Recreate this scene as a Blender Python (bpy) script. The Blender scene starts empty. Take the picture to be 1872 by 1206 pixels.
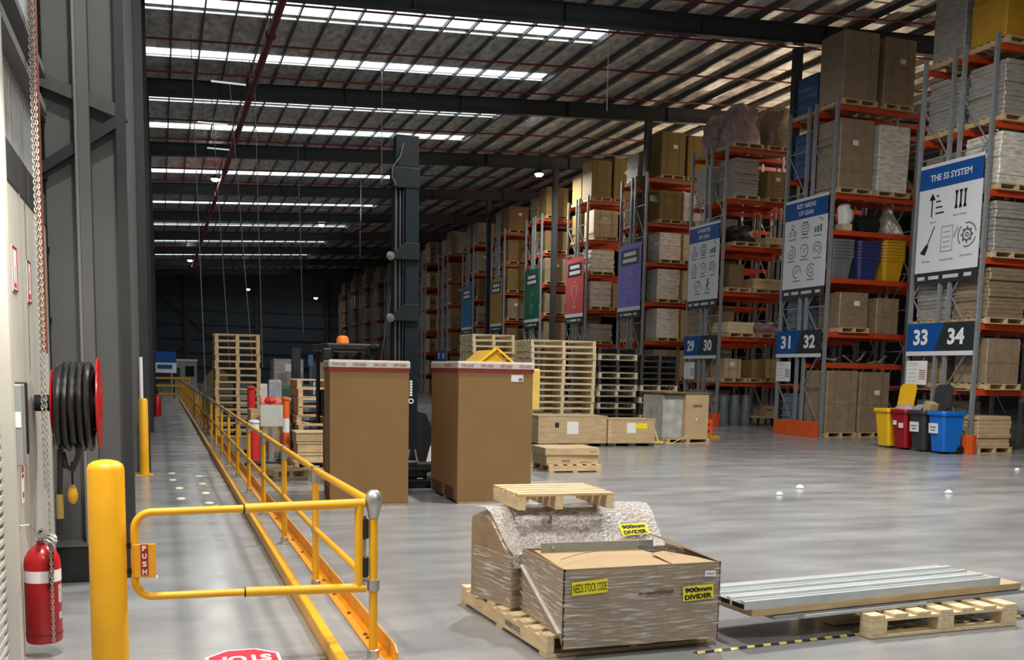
import bpy, math, random
from mathutils import Vector, Matrix, noise
random.seed(7)
PI = math.pi
scn = bpy.context.scene
COL = scn.collection

# ------------------------------------------------------------------ camera
YAW, PITCH, ROLL, CAMZ = 0.34389316, -0.11306029, 0.01951041, 1.6
fw = Vector((math.sin(YAW)*math.cos(PITCH), math.cos(YAW)*math.cos(PITCH), math.sin(PITCH)))
rt = fw.cross(Vector((0, 0, 1))).normalized(); up = rt.cross(fw)
cr, sr = math.cos(ROLL), math.sin(ROLL)
rt, up = cr*rt + sr*up, -sr*rt + cr*up
cd = bpy.data.cameras.new('camera'); cam = bpy.data.objects.new('camera', cd); COL.objects.link(cam)
cam.matrix_world = Matrix(((rt.x, up.x, -fw.x, 0), (rt.y, up.y, -fw.y, 0), (rt.z, up.z, -fw.z, CAMZ), (0, 0, 0, 1)))
cd.sensor_fit = 'HORIZONTAL'; cd.sensor_width = 36; cd.lens = 36*1800/1872
cd.shift_y = (885-603)/1872; cd.clip_start = .05; cd.clip_end = 400
scn.camera = cam

# ------------------------------------------------------------------ world, lights, exposure
w = bpy.data.worlds.new('world'); scn.world = w; w.use_nodes = True
w.node_tree.nodes['Background'].inputs[0].default_value = (.6, .7, .85, 1)
w.node_tree.nodes['Background'].inputs[1].default_value = .012
scn.view_settings.view_transform = 'Standard'; scn.view_settings.look = 'None'
scn.view_settings.gamma = 1; scn.view_settings.exposure = 0.0
SKY_L = 2.1          # skylight sheet radiance
def lamp(x, y, z, power, size=.5, col=(1, .965, .90), point=False):
    l = bpy.data.lights.new('highbay_or_fill_light', 'POINT' if point else 'AREA')
    if point: l.shadow_soft_size = size
    else: l.shape = 'DISK'; l.size = size
    l.energy = power; l.color = col
    o = bpy.data.objects.new('highbay_or_fill_light', l); o.location = (x, y, z); COL.objects.link(o); return o
# highbay lamps of the loading area around and behind the camera (all above the frame)
for (x, y, p) in ((.6, 3.4, 470), (2.6, -4.5, 600), (8.5, -4.5, 180), (5.2, 10.2, 1050), (10.8, 11.6, 900)):
    lamp(x, y, 9.9, p)
lamp(-.35, 4.9, 3.0, 62, .3, (1, .90, .78))     # unseen warm lamp added to brighten the left wall and floor
# warm point lights without fixtures, added in the aisles to light the roof
for (x, y, p) in ((23.5, 20.9, 70), (22.4, 27.3, 220), (22.6, 32.8, 320), (22.6, 38.1, 300), (22.6, 43.4, 90)):
    lamp(x, y, 9.2, p, .15, (1, .80, .56), True)

# ------------------------------------------------------------------ materials
MATS = {}
def M(name, col, rough=.6, metal=0., var=.12, scale=6., bump=0., coat=0., bscale=None, stretch=None, emit=None, estr=0, spec=None):
    if name in MATS: return MATS[name]
    m = bpy.data.materials.new(name); m.use_nodes = True; nt = m.node_tree; b = nt.nodes['Principled BSDF']
    c = tuple(col) + (1,)
    b.inputs['Roughness'].default_value = rough; b.inputs['Metallic'].default_value = metal
    if spec is not None: b.inputs['Specular IOR Level'].default_value = spec
    if coat:
        b.inputs['Coat Weight'].default_value = coat; b.inputs['Coat Roughness'].default_value = .12
    if var or bump:
        tc = nt.nodes.new('ShaderNodeTexCoord'); mp = nt.nodes.new('ShaderNodeMapping')
        nt.links.new(tc.outputs['Object'], mp.inputs[0])
        if stretch: mp.inputs['Scale'].default_value = stretch
    if var:
        n = nt.nodes.new('ShaderNodeTexNoise'); n.inputs['Scale'].default_value = scale; n.inputs['Detail'].default_value = 4
        nt.links.new(mp.outputs[0], n.inputs[0])
        r = nt.nodes.new('ShaderNodeValToRGB')
        r.color_ramp.elements[0].position = .3; r.color_ramp.elements[1].position = .7
        r.color_ramp.elements[0].color = tuple(max(0, v*(1-var)) for v in col) + (1,)
        r.color_ramp.elements[1].color = tuple(min(1, v*(1+var)) for v in col) + (1,)
        nt.links.new(n.outputs['Fac'], r.inputs[0]); nt.links.new(r.outputs[0], b.inputs['Base Color'])
    else:
        b.inputs['Base Color'].default_value = c
    if bump:
        n2 = nt.nodes.new('ShaderNodeTexNoise'); n2.inputs['Scale'].default_value = bscale or scale*2; n2.inputs['Detail'].default_value = 5
        nt.links.new(mp.outputs[0], n2.inputs[0])
        bp = nt.nodes.new('ShaderNodeBump'); bp.inputs['Strength'].default_value = bump; bp.inputs['Distance'].default_value = .03
        nt.links.new(n2.outputs['Fac'], bp.inputs['Height']); nt.links.new(bp.outputs[0], b.inputs['Normal'])
        if coat: nt.links.new(bp.outputs[0], b.inputs['Coat Normal'])
    if emit:
        b.inputs['Emission Color'].default_value = tuple(emit)+(1,); b.inputs['Emission Strength'].default_value = estr
    MATS[name] = m; return m

def film_mat():
    m = bpy.data.materials.new('stretch_film'); m.use_nodes = True; nt = m.node_tree; nt.nodes.clear()
    o = nt.nodes.new('ShaderNodeOutputMaterial'); mix = nt.nodes.new('ShaderNodeMixShader'); tr = nt.nodes.new('ShaderNodeBsdfTransparent')
    g = nt.nodes.new('ShaderNodeBsdfPrincipled'); g.inputs['Base Color'].default_value = (.75, .74, .72, 1); g.inputs['Roughness'].default_value = .22
    tc = nt.nodes.new('ShaderNodeTexCoord'); mp = nt.nodes.new('ShaderNodeMapping'); mp.inputs['Scale'].default_value = (2.6, 2.6, 30)
    mp.inputs['Rotation'].default_value = (.0, .35, 0)
    n = nt.nodes.new('ShaderNodeTexNoise'); n.inputs['Scale'].default_value = 2.2; n.inputs['Detail'].default_value = 6
    rp = nt.nodes.new('ShaderNodeValToRGB'); rp.color_ramp.elements[0].position = .50; rp.color_ramp.elements[1].position = .70
    rp.color_ramp.elements[0].color = (.07, .07, .07, 1); rp.color_ramp.elements[1].color = (.75, .75, .75, 1)
    bp = nt.nodes.new('ShaderNodeBump'); bp.inputs['Strength'].default_value = .9; bp.inputs['Distance'].default_value = .02
    L = nt.links.new
    L(tc.outputs['Object'], mp.inputs[0]); L(mp.outputs[0], n.inputs[0]); L(n.outputs['Fac'], rp.inputs[0]); L(n.outputs['Fac'], bp.inputs['Height'])
    L(bp.outputs[0], g.inputs['Normal']); L(rp.outputs[0], mix.inputs[0]); L(tr.outputs[0], mix.inputs[1]); L(g.outputs[0], mix.inputs[2]); L(mix.outputs[0], o.inputs[0])
    return m
FILM = film_mat()

def floor_mat():
    m = bpy.data.materials.new('polished_concrete'); m.use_nodes = True; nt = m.node_tree; b = nt.nodes['Principled BSDF']; L = nt.links.new
    tc = nt.nodes.new('ShaderNodeTexCoord')
    def nz(s, d, st=(1, 1, 1)):
        mp = nt.nodes.new('ShaderNodeMapping'); mp.inputs['Scale'].default_value = st; L(tc.outputs['Object'], mp.inputs[0])
        n = nt.nodes.new('ShaderNodeTexNoise'); n.inputs['Scale'].default_value = s; n.inputs['Detail'].default_value = d; L(mp.outputs[0], n.inputs[0]); return n
    a = nz(.35, 8, (.7, 1.3, 1)); c = nz(1.4, 5, (.6, 1.6, 1)); e = nz(30, 3)
    r1 = nt.nodes.new('ShaderNodeValToRGB'); r1.color_ramp.elements[0].position = .25; r1.color_ramp.elements[1].position = .75
    r1.color_ramp.elements[0].color = (.23, .236, .245, 1); r1.color_ramp.elements[1].color = (.36, .362, .366, 1)
    L(a.outputs['Fac'], r1.inputs[0])
    r2 = nt.nodes.new('ShaderNodeValToRGB'); r2.color_ramp.elements[0].position = .25; r2.color_ramp.elements[1].position = .75
    r2.color_ramp.elements[0].color = (.72, .72, .72, 1); r2.color_ramp.elements[1].color = (1.12, 1.12, 1.12, 1)
    L(c.outputs['Fac'], r2.inputs[0])
    mx = nt.nodes.new('ShaderNodeMix'); mx.data_type = 'RGBA'; mx.blend_type = 'MULTIPLY'; mx.inputs[0].default_value = 1
    L(r1.outputs[0], mx.inputs[6]); L(r2.outputs[0], mx.inputs[7])
    # two wavering darker bands along the walkway
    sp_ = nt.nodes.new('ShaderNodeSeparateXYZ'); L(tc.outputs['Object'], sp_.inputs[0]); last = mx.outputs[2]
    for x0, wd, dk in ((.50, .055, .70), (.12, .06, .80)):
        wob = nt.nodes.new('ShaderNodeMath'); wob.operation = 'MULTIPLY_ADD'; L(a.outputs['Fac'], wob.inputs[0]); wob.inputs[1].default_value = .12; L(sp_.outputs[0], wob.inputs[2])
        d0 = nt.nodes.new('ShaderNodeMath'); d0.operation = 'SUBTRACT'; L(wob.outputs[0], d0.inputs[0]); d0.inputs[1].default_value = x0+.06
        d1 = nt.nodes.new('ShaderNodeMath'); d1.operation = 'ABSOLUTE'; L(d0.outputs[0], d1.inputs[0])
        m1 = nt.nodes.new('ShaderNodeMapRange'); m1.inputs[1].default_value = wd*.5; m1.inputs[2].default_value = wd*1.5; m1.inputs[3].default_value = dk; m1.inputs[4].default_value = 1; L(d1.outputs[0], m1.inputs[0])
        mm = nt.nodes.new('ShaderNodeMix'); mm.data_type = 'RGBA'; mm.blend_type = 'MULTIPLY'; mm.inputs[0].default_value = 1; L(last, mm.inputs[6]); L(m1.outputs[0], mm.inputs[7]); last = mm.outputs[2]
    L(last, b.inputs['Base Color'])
    mr = nt.nodes.new('ShaderNodeMapRange'); mr.inputs[1].default_value = .3; mr.inputs[2].default_value = .7; mr.inputs[3].default_value = .17; mr.inputs[4].default_value = .30
    L(c.outputs['Fac'], mr.inputs[0]); L(mr.outputs[0], b.inputs['Roughness'])
    bp = nt.nodes.new('ShaderNodeBump'); bp.inputs['Strength'].default_value = .05; bp.inputs['Distance'].default_value = .01
    L(e.outputs['Fac'], bp.inputs['Height']); L(bp.outputs[0], b.inputs['Normal'])
    return m

def foil_mat():
    m = M('roof_foil', (.70, .66, .60), .45, .15, .45, 2.2, .7, bscale=4, stretch=(2.5, 1, 1)); return m

YEL = M('yellow_paint', (.80, .395, .010), .38, 0, .06, 5)
ORG = M('orange_yellow_paint', (.78, .33, .012), .45, 0, .1, 6)
GALV = M('galvanised_steel', (.52, .53, .54), .38, .8, .15, 20)
RACKG = M('rack_upright_steel', (.30, .32, .34), .45, .35, .1, 12)
BEAM = M('rack_beam_orange', (.52, .055, .012), .42, 0, .12, 3)
BEAMD = M('rack_beam_red', (.36, .026, .012), .45, 0, .12, 3)
GUARD = M('guard_orange', (.72, .10, .015), .45, 0, .1, 5)
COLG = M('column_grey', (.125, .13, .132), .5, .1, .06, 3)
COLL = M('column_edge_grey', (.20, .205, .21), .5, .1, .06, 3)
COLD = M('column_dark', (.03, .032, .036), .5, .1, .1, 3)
BLACK = M('black_plastic', (.012, .012, .013), .45, 0, .2, 8)
DARK = M('dark_steel', (.013, .016, .018), .6, 0, .15, 6, spec=.12)
RAFT = M('rafter_steel', (.045, .05, .055), .5, .2, .1, 3)
PURL = M('purlin_steel', (.10, .105, .11), .45, .4, .1, 6)
REDP = M('sprinkler_red', (.20, .008, .012), .4, 0, .1, 8)
RED = M('red_paint', (.42, .008, .014), .3, 0, .08, 6)
REDB = M('bright_red', (.62, .03, .03), .4, 0, .08, 6)
WHITE = M('white_print', (.80, .80, .79), .5, 0, .03, 6)
SIGNW = M('sign_white', (.66, .69, .73), .45, 0, .02, 2)
CREAM = M('cream_panel', (.50, .49, .44), .55, 0, .05, 2)
CORR = M('corrugated_white', (.48, .49, .49), .4, .2, .08, 3)
WOOD = M('pine_wood', (.58, .42, .23), .65, 0, .22, 5, .15, stretch=(1, 6, 6))
WOODL = M('pale_pine', (.66, .52, .32), .65, 0, .16, 5, .12, stretch=(6, 1, 6))
WOODD = M('dark_weathered_wood', (.035, .03, .026), .8, 0, .4, 6)
PLY = M('plywood', (.50, .36, .20), .6, 0, .18, 3, stretch=(1, 1, 5))
CARD = M('cardboard', (.28, .158, .058), .75, 0, .06, 2.5)
CARDM = M('cardboard_light', (.50, .36, .20), .75, 0, .08, 3)
CARDD = M('cardboard_dark', (.20, .125, .06), .75, 0, .08, 3)
CARDW = M('wrapped_cardboard', (.29, .215, .14), .4, 0, .15, 5, .5, coat=.7, bscale=9)
OLIVE = M('olive_carton', (.24, .165, .045), .65, 0, .1, 3)
GREYW = M('grey_wrapped_goods', (.33, .31, .285), .38, 0, .22, 5, .7, coat=.8, bscale=7, stretch=(1, 1, 4))
WHITEW = M('white_wrapped_goods', (.72, .68, .60), .35, 0, .3, 5, .8, coat=.8, bscale=8, stretch=(1, 1, 4))
BROWNW = M('brown_wrapped_goods', (.27, .20, .125), .4, 0, .2, 5, .7, coat=.8, bscale=7, stretch=(1, 1, 3))
PINKW = M('pinkish_wrapped_bags', (.34, .25, .26), .35, 0, .3, 5, .8, coat=.8, bscale=6)
YELW = M('yellow_carton', (.52, .28, .012), .5, 0, .12, 3, .2, coat=.3)
CREAMC = M('cream_carton', (.68, .56, .37), .6, 0, .08, 3)
BLUEP = M('blue_plastic', (.025, .085, .25), .4, 0, .15, 5, coat=.3)
BLUEG = M('blue_grey_plastic', (.14, .20, .27), .4, 0, .2, 5, coat=.4)
NAVYP = M('navy_plastic', (.03, .04, .16), .4, 0, .15, 5, coat=.3)
GREYP = M('grey_plastic', (.16, .17, .18), .4, 0, .15, 5)
YELP = M('yellow_plastic', (.62, .33, .01), .4, 0, .1, 5)
BINY = M('bin_yellow', (.85, .50, .01), .4, 0, .04, 3)
BINR = M('bin_red', (.32, .006, .012), .4, 0, .04, 3)
BINK = M('bin_charcoal', (.035, .036, .04), .45, 0, .06, 3)
BINB = M('bin_blue', (.004, .15, .60), .4, 0, .04, 3)
SBLUE = M('sign_blue', (.006, .072, .29), .55, 0, .03, 2, spec=.25)
SDARK = M('sign_charcoal', (.020, .026, .032), .45, 0, .03, 2)
LABY = M('yellow_label', (.85, .74, .02), .5, 0, .04, 5)
INK = M('black_ink', (.012, .012, .012), .6, 0, 0)
INKG = M('grey_ink', (.17, .18, .20), .6, 0, 0)
INKR = M('red_ink', (.38, .02, .02), .6, 0, 0)
ALU = M('aluminium', (.62, .66, .68), .35, .55, .06, 8)
RUST = M('rust_brown_pipe', (.20, .055, .025), .55, .1, .15, 8)
ENDW = M('end_wall_cladding', (.05, .066, .085), .6, 0, .06, .6)
LAMPW = M('lamp_glow', (1, 1, 1), .5, 0, 0, emit=(1, .97, .9), estr=60)
ORANGE = M('traffic_orange', (.80, .13, .02), .45, 0, .06, 4)
PINKM = M('orange_mesh_roll', (.80, .22, .16), .6, 0, .15, 8)

# ------------------------------------------------------------------ mesh builder
class MB:
    def __init__(s): s.v = []; s.f = []; s.sm = False
    def add(s, vs, fs):
        k = len(s.v); s.v += [tuple(v) for v in vs]; s.f += [tuple(i+k for i in f) for f in fs]; return s
    def box(s, x0, y0, z0, x1, y1, z1):
        return s.add([(x0, y0, z0), (x1, y0, z0), (x1, y1, z0), (x0, y1, z0), (x0, y0, z1), (x1, y0, z1), (x1, y1, z1), (x0, y1, z1)],
                     [(3, 2, 1, 0), (4, 5, 6, 7), (0, 1, 5, 4), (1, 2, 6, 5), (2, 3, 7, 6), (3, 0, 4, 7)])
    def cbox(s, c, sz): return s.box(c[0]-sz[0]/2, c[1]-sz[1]/2, c[2]-sz[2]/2, c[0]+sz[0]/2, c[1]+sz[1]/2, c[2]+sz[2]/2)
    def bar(s, a, b, wd, ht, upv=(0, 0, 1)):
        a = Vector(a); b = Vector(b); d = (b-a).normalized(); u = Vector(upv)
        if abs(d.dot(u)) > .98: u = Vector((1, 0, 0))
        x = d.cross(u).normalized()*wd/2; y = x.cross(d).normalized()*ht/2
        return s.add([a-x-y, a+x-y, a+x+y, a-x+y, b-x-y, b+x-y, b+x+y, b-x+y], [(0, 1, 2, 3), (7, 6, 5, 4), (0, 4, 5, 1), (1, 5, 6, 2), (2, 6, 7, 3), (3, 7, 4, 0)])
    def tube(s, pts, r, n=10, closed=False):
        pts = [Vector(p) for p in pts]; s.sm = True; rings = []; prev = None
        N = len(pts)
        for i, p in enumerate(pts):
            if closed: t = (pts[(i+1) % N]-pts[i-1]).normalized()
            else: t = (pts[min(i+1, N-1)]-pts[max(i-1, 0)]).normalized()
            if prev is None:
                u = Vector((0, 0, 1)) if abs(t.z) < .9 else Vector((1, 0, 0)); x = t.cross(u).normalized()
            else: x = (prev - t*prev.dot(t)).normalized()
            prev = x; y = t.cross(x)
            rr = r[i] if isinstance(r, (list, tuple)) else r
            rings.append([p + x*rr*math.cos(2*PI*k/n) + y*rr*math.sin(2*PI*k/n) for k in range(n)])
        vs = [v for rg in rings for v in rg]; fs = []
        for i in range(N if closed else N-1):
            for k in range(n):
                a, b = i*n, ((i+1) % N)*n
                fs.append((a+k, a+(k+1) % n, b+(k+1) % n, b+k))
        if not closed: fs += [tuple(reversed(range(n))), tuple(range((N-1)*n, N*n))]
        return s.add(vs, fs)
    def cyl(s, a, b, r, n=16): return s.tube([a, b], r, n)
    def lathe(s, prof, c=(0, 0, 0), n=20, axis='Z'):
        s.sm = True; vs = []; fs = []
        for (r, z) in prof:
            for k in range(n):
                x, y = r*math.cos(2*PI*k/n), r*math.sin(2*PI*k/n)
                p = {'Z': (x, y, z), 'X': (z, x, y), 'Y': (y, z, x)}[axis]
                vs.append((p[0]+c[0], p[1]+c[1], p[2]+c[2]))
        for i in range(len(prof)-1):
            for k in range(n): fs.append((i*n+k, i*n+(k+1) % n, (i+1)*n+(k+1) % n, (i+1)*n+k))
        fs += [tuple(reversed(range(n))), tuple(range((len(prof)-1)*n, len(prof)*n))]
        return s.add(vs, fs)
    def prism(s, poly, z0, z1, tf=None):
        n = len(poly); vs = [(x, y, z0) for x, y in poly] + [(x, y, z1) for x, y in poly]
        if tf: vs = [tf(*v) for v in vs]
        return s.add(vs, [tuple(reversed(range(n))), tuple(range(n, 2*n))] + [(i, (i+1) % n, (i+1) % n+n, i+n) for i in range(n)])
    def loft(s, rings):
        n = len(rings[0]); vs = [v for r in rings for v in r]; fs = []
        for i in range(len(rings)-1):
            for k in range(n): fs.append((i*n+k, i*n+(k+1) % n, (i+1)*n+(k+1) % n, (i+1)*n+k))
        fs += [tuple(reversed(range(n))), tuple(range((len(rings)-1)*n, len(rings)*n))]
        return s.add(vs, fs)
    def mesh(s, name, mat):
        me = bpy.data.meshes.new(name); me.from_pydata(s.v, [], s.f); me.update()
        if s.sm: me.shade_smooth(); me.set_sharp_from_angle(angle=math.radians(40))
        if mat: me.materials.append(mat)
        return me
    def build(s, name, mat, parent=None, bevel=0, loc=None):
        o = bpy.data.objects.new(name, s.mesh(name, mat)); COL.objects.link(o)
        if parent is not None: o.parent = parent
        if loc: o.location = loc
        if bevel:
            b = o.modifiers.new('bevel', 'BEVEL'); b.width = bevel; b.segments = 2; b.limit_method = 'ANGLE'
        return o
def B(*a): return MB().box(*a)
def tag(o, label=None, cat=None, group=None, kind=None):
    for k, v in (('label', label), ('category', cat), ('group', group), ('kind', kind)):
        if v: o[k] = v
    return o
def thing(name, label, cat, loc=(0, 0, 0), rz=0, group=None):
    o = bpy.data.objects.new(name, None); COL.objects.link(o); o.location = loc; o.rotation_euler = (0, 0, rz); o.empty_display_size = .1
    return tag(o, label, cat, group)
def struct(o): o['kind'] = 'structure'; return o
def dup(root, loc, rz=None, label=None, group=None):
    r = root.copy(); COL.objects.link(r); r.location = loc
    if rz is not None: r.rotation_euler = (0, 0, rz)
    if label: r['label'] = label
    if group: r['group'] = group
    for ch in root.children:
        c = ch.copy(); COL.objects.link(c); c.parent = r
        for g in ch.children:
            d = g.copy(); COL.objects.link(d); d.parent = c
    return r
ORD = 'first second third fourth fifth sixth seventh eighth ninth tenth eleventh twelfth thirteenth fourteenth fifteenth sixteenth seventeenth eighteenth nineteenth twentieth'.split()
def nth_top(i): return 'topmost' if i == 0 else ORD[i]+' from top'

TXT = {}
def text_mesh(body, bold=0.0):
    key = (body, bold)
    if key in TXT: return TXT[key]
    cu = bpy.data.curves.new('t', 'FONT'); cu.body = body; cu.align_x = 'CENTER'; cu.align_y = 'CENTER'; cu.offset = bold; cu.resolution_u = 3; cu.extrude = .004
    o = bpy.data.objects.new('t', cu); COL.objects.link(o)
    dg = bpy.context.evaluated_depsgraph_get(); me = bpy.data.meshes.new_from_object(o.evaluated_get(dg))
    bpy.data.objects.remove(o)
    xs = [v.co.x for v in me.vertices]; ys = [v.co.y for v in me.vertices]
    cx, cy = (min(xs)+max(xs))/2, (min(ys)+max(ys))/2; W, H = max(xs)-min(xs), max(ys)-min(ys)
    TXT[key] = ([(v.co.x-cx, v.co.y-cy, v.co.z) for v in me.vertices], [tuple(p.vertices) for p in me.polygons], W, H)
    return TXT[key]
def text(name, body, cx, cy, z, width, height, mat, parent, bold=.02, mirror=1):
    vs, fs, W, H = text_mesh(body, bold)
    sx = width/W; sy = height/H
    mb = MB(); mb.add([(cx+v[0]*sx*mirror, cy+v[1]*sy*mirror, z+v[2]*.3) for v in vs], fs)
    return mb.build(name, mat, parent)
def sign_root(name, label, cat, loc, face, group=None):
    o = thing(name, label, cat, (0, 0, 0), 0, group)
    if face == '-X': R = Matrix(((0, 0, -1), (-1, 0, 0), (0, 1, 0)))
    elif face == '-Y': R = Matrix(((1, 0, 0), (0, 0, -1), (0, 1, 0)))
    elif face == '+X': R = Matrix(((0, 0, 1), (1, 0, 0), (0, 1, 0)))
    o.matrix_world = Matrix.Translation(loc) @ R.to_4x4()
    return o
def on_face(child, loc, face):
    R = {'-X': Matrix(((0, 0, -1), (-1, 0, 0), (0, 1, 0))), '-Y': Matrix(((1, 0, 0), (0, 0, -1), (0, 1, 0))), '+X': Matrix(((0, 0, 1), (1, 0, 0), (0, 1, 0)))}[face]
    child.matrix_local = Matrix.Translation(loc) @ R.to_4x4(); return child

# ================================================================== THE SETTING
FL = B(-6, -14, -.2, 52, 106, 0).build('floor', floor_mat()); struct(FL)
def roofz(x): return 10.7+.055*x
ce = MB(); ce.add([(-6, -14, roofz(-6)), (52, -14, roofz(52)), (52, 106, roofz(52)), (-6, 106, roofz(-6))] + [(-6, -14, roofz(-6)+.2), (52, -14, roofz(52)+.2), (52, 106, roofz(52)+.2), (-6, 106, roofz(-6)+.2)],
       [(0, 1, 2, 3), (7, 6, 5, 4), (0, 4, 5, 1), (1, 5, 6, 2), (2, 6, 7, 3), (3, 7, 4, 0)])
struct(ce.build('ceiling', foil_mat()))
struct(B(-6, 104.6, 0, 52, 104.9, 14).build('wall_back', ENDW))
struct(B(-6, -14.3, 0, 52, -14, 14).build('wall_front', CREAM))
struct(B(51.8, -14, 0, 52, 106, 14).build('wall_right', ENDW))
# left wall: beyond the first column it stands back behind the columns
struct(B(-1.1, 8.6, 0, -1.0, 104.6, 10.7).build('wall_left', M('left_cladding', (.12, .125, .13), .6, 0, .05, 2)))
# near left wall in horizontal bands: cream panel, dark head band, corrugated sheet, girt beam, sheet
def corr(x, y0, y1, z0, z1, pitch=.09, amp=.02):
    mb = MB(); n = int((y1-y0)/pitch*4)
    rows = []
    for i in range(n+1):
        y = y0+(y1-y0)*i/n; xx = x+amp*(1 if (i % 4) in (0, 1) else -1); rows.append((xx, y))
    vs = [(a, b, z0) for a, b in rows]+[(a, b, z1) for a, b in rows]; k = len(rows)
    mb.add(vs, [(i, i+1, i+1+k, i+k) for i in range(k-1)]); return mb
struct(B(-.85, 5.62, 0, -.73, 7.75, 2.55).build('wall_left_panel', CREAM))
struct(B(-1.0, -14, 0, -.9, 7.75, 10.6).build('wall_left_backing', COLD))
struct(corr(-.80, -2, 7.75, 2.75, 3.3).build('wall_left_sheet', CORR))
struct(corr(-.82, -2, 7.75, 3.55, 10.5).build('wall_left_sheet_upper', CORR))
t1 = MB(); t1.box(-.9, -2, 3.3, -.70, 7.75, 3.36); t1.box(-.9, -2, 3.55, -.70, 7.75, 3.6); t1.box(-.9, -2, 3.3, -.88, 7.75, 3.6)
struct(t1.build('trim_1', COLG))
struct(B(-.9, -2, 2.55, -.72, 7.75, 2.75).build('recess_shade_band', COLD))  # solid band, coloured dark for the shade of the door head recess
# panel joint and wall fixings on the cream panel
struct(B(-.73, 6.28, 0, -.722, 6.3, 2.55).build('trim_3', M('panel_joint', (.33, .32, .29), .6, 0, .05)))
# roller door, slats along Y
rd = MB(); rows = []
for i in range(60):
    z = .02+i*.055
    rows += [(-.80, z), (-.755, z+.012), (-.755, z+.036), (-.80, z+.05)]
vs = [(a, 2.0, b) for a, b in rows]+[(a, 5.50, b) for a, b in rows]; k = len(rows)
rd.add(vs, [(i, i+1, i+1+k, i+k) for i in range(k-1)])
struct(rd.build('door_1', M('roller_slat', (.62, .63, .62), .35, .4, .06, 5)))
struct(B(-.85, 5.50, 0, -.70, 5.62, 3.3).build('trim_4', CREAM))

# columns along the lane (I-sections, web across the lane) at every bay
BAY = 9.35; R0 = 24.6
def column(y, first=False):
    root = bpy.data.objects.new('column', None); COL.objects.link(root); struct(root); root.location = (0, y, 0)
    h = roofz(-.2)-.15
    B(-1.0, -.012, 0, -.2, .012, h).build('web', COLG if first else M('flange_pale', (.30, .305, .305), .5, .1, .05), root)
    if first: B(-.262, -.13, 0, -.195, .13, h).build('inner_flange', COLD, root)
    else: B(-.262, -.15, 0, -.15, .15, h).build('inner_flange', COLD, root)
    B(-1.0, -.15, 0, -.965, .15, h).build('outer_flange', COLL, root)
    if first:
        B(-.515, -.16, 0, -.435, .0, h).build('stiffener_post', COLG, root, .004)
        B(-.535, -.165, 0, -.515, .0, h).build('stiffener_edge', COLL, root)
        B(-.99, -.03, 0, -.97, -.012, h).build('cladding_edge', COLL, root)
        mb = MB(); mb.bar((-.98, -.06, 3.66), (-.2, -.1, 3.40), .05, .09); mb.build('fly_brace', M('brace_steel', (.10, .098, .092), .5, .2, .1), root)
        mb = MB(); mb.bar((-.90, -.06, 2.88), (-.2, -.1, 3.38), .05, .07); mb.build('brace_shadow_bar', COLD, root)  # dark bar standing in for the fly brace's shadow on the web
        B(-.75, -.22, 0, -.3, .2, .27).build('base_plinth', BLACK, root, .01)
        B(-.78, -.24, .27, -.28, .22, .285).build('base_plate', COLG, root)
    return root
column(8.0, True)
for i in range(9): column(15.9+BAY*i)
# rafters, and the inner row of columns that carries them
def rafter(y):
    root = bpy.data.objects.new('rafter', None); COL.objects.link(root); struct(root)
    def sl(x0, x1, y0, y1, dz0, dz1):
        a, b = roofz(x0), roofz(x1)
        return MB().add([(x0, y0, a+dz0), (x1, y0, b+dz0), (x1, y1, b+dz0), (x0, y1, a+dz0), (x0, y0, a+dz1), (x1, y0, b+dz1), (x1, y1, b+dz1), (x0, y1, a+dz1)],
                        [(3, 2, 1, 0), (4, 5, 6, 7), (0, 1, 5, 4), (1, 2, 6, 5), (2, 3, 7, 6), (3, 0, 4, 7)])
    sl(-.6, 40, y-.01, y+.01, -.70, -.2).build('web', RAFT, root)
    sl(-.6, 40, y-.12, y+.12, -.72, -.70).build('bottom_flange', RAFT, root)
    sl(-.6, 40, y-.12, y+.12, -.22, -.2).build('top_flange', RAFT, root)
    for x in range(2, 38, 4):
        z = roofz(x); B(x-.01, y-.11, z-.7, x+.01, y+.11, z-.2).build('stiffener', RAFT, root)
for i in range(-3, 9): rafter(R0+BAY*i)
IC = []
for i, (x, y) in enumerate(((17.35, 24.95), (17.2, 33.85), (17.35, 43.3), (17.2, 52.65))):
    o = B(x-.11, y-.11, 0, x+.11, y+.11, roofz(x)-.72).build('column_inner', RAFT); struct(o)
# purlins
pu = bpy.data.objects.new('purlins', None); COL.objects.link(pu); struct(pu)
x = -.3; PX = []
while x < 36:
    PX.append(x); x += .79 if x < 11.6 else 1.12
pm = None
for x in PX:
    wdt = .04 if x < 12 else .09
    mb = MB(); mb.box(x-wdt/2, -14, roofz(x)-(.12 if x < 12 else .18), x+wdt/2, 104.5, roofz(x)-.005); mb.build('purlin', PURL, pu)
# skylight sheets: two per bay, between the wall and the thirteenth-odd purlin
nw = 1
SKYM = {}
def skym(l):
    if l not in SKYM:
        SKYM[l] = M('skylight_%g' % l, (.8, .85, .85), .5, 0, 0, emit=(.86, .97, 1.0), estr=l)
    return SKYM[l]
def strip(y, wd, l, x0=-.3, x1=12.5):
    global nw
    a, b = roofz(x0)-.012, roofz(x1)-.012
    mb = MB(); mb.add([(x0, y-wd/2, a), (x1, y-wd/2, b), (x1, y+wd/2, b), (x0, y+wd/2, a), (x0, y-wd/2, a+.01), (x1, y-wd/2, b+.01), (x1, y+wd/2, b+.01), (x0, y+wd/2, a+.01)],
           [(3, 2, 1, 0), (4, 5, 6, 7), (0, 1, 5, 4), (1, 2, 6, 5), (2, 3, 7, 6), (3, 0, 4, 7)])
    o = mb.build('window_%d' % nw, skym(l)); struct(o); nw += 1
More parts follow.
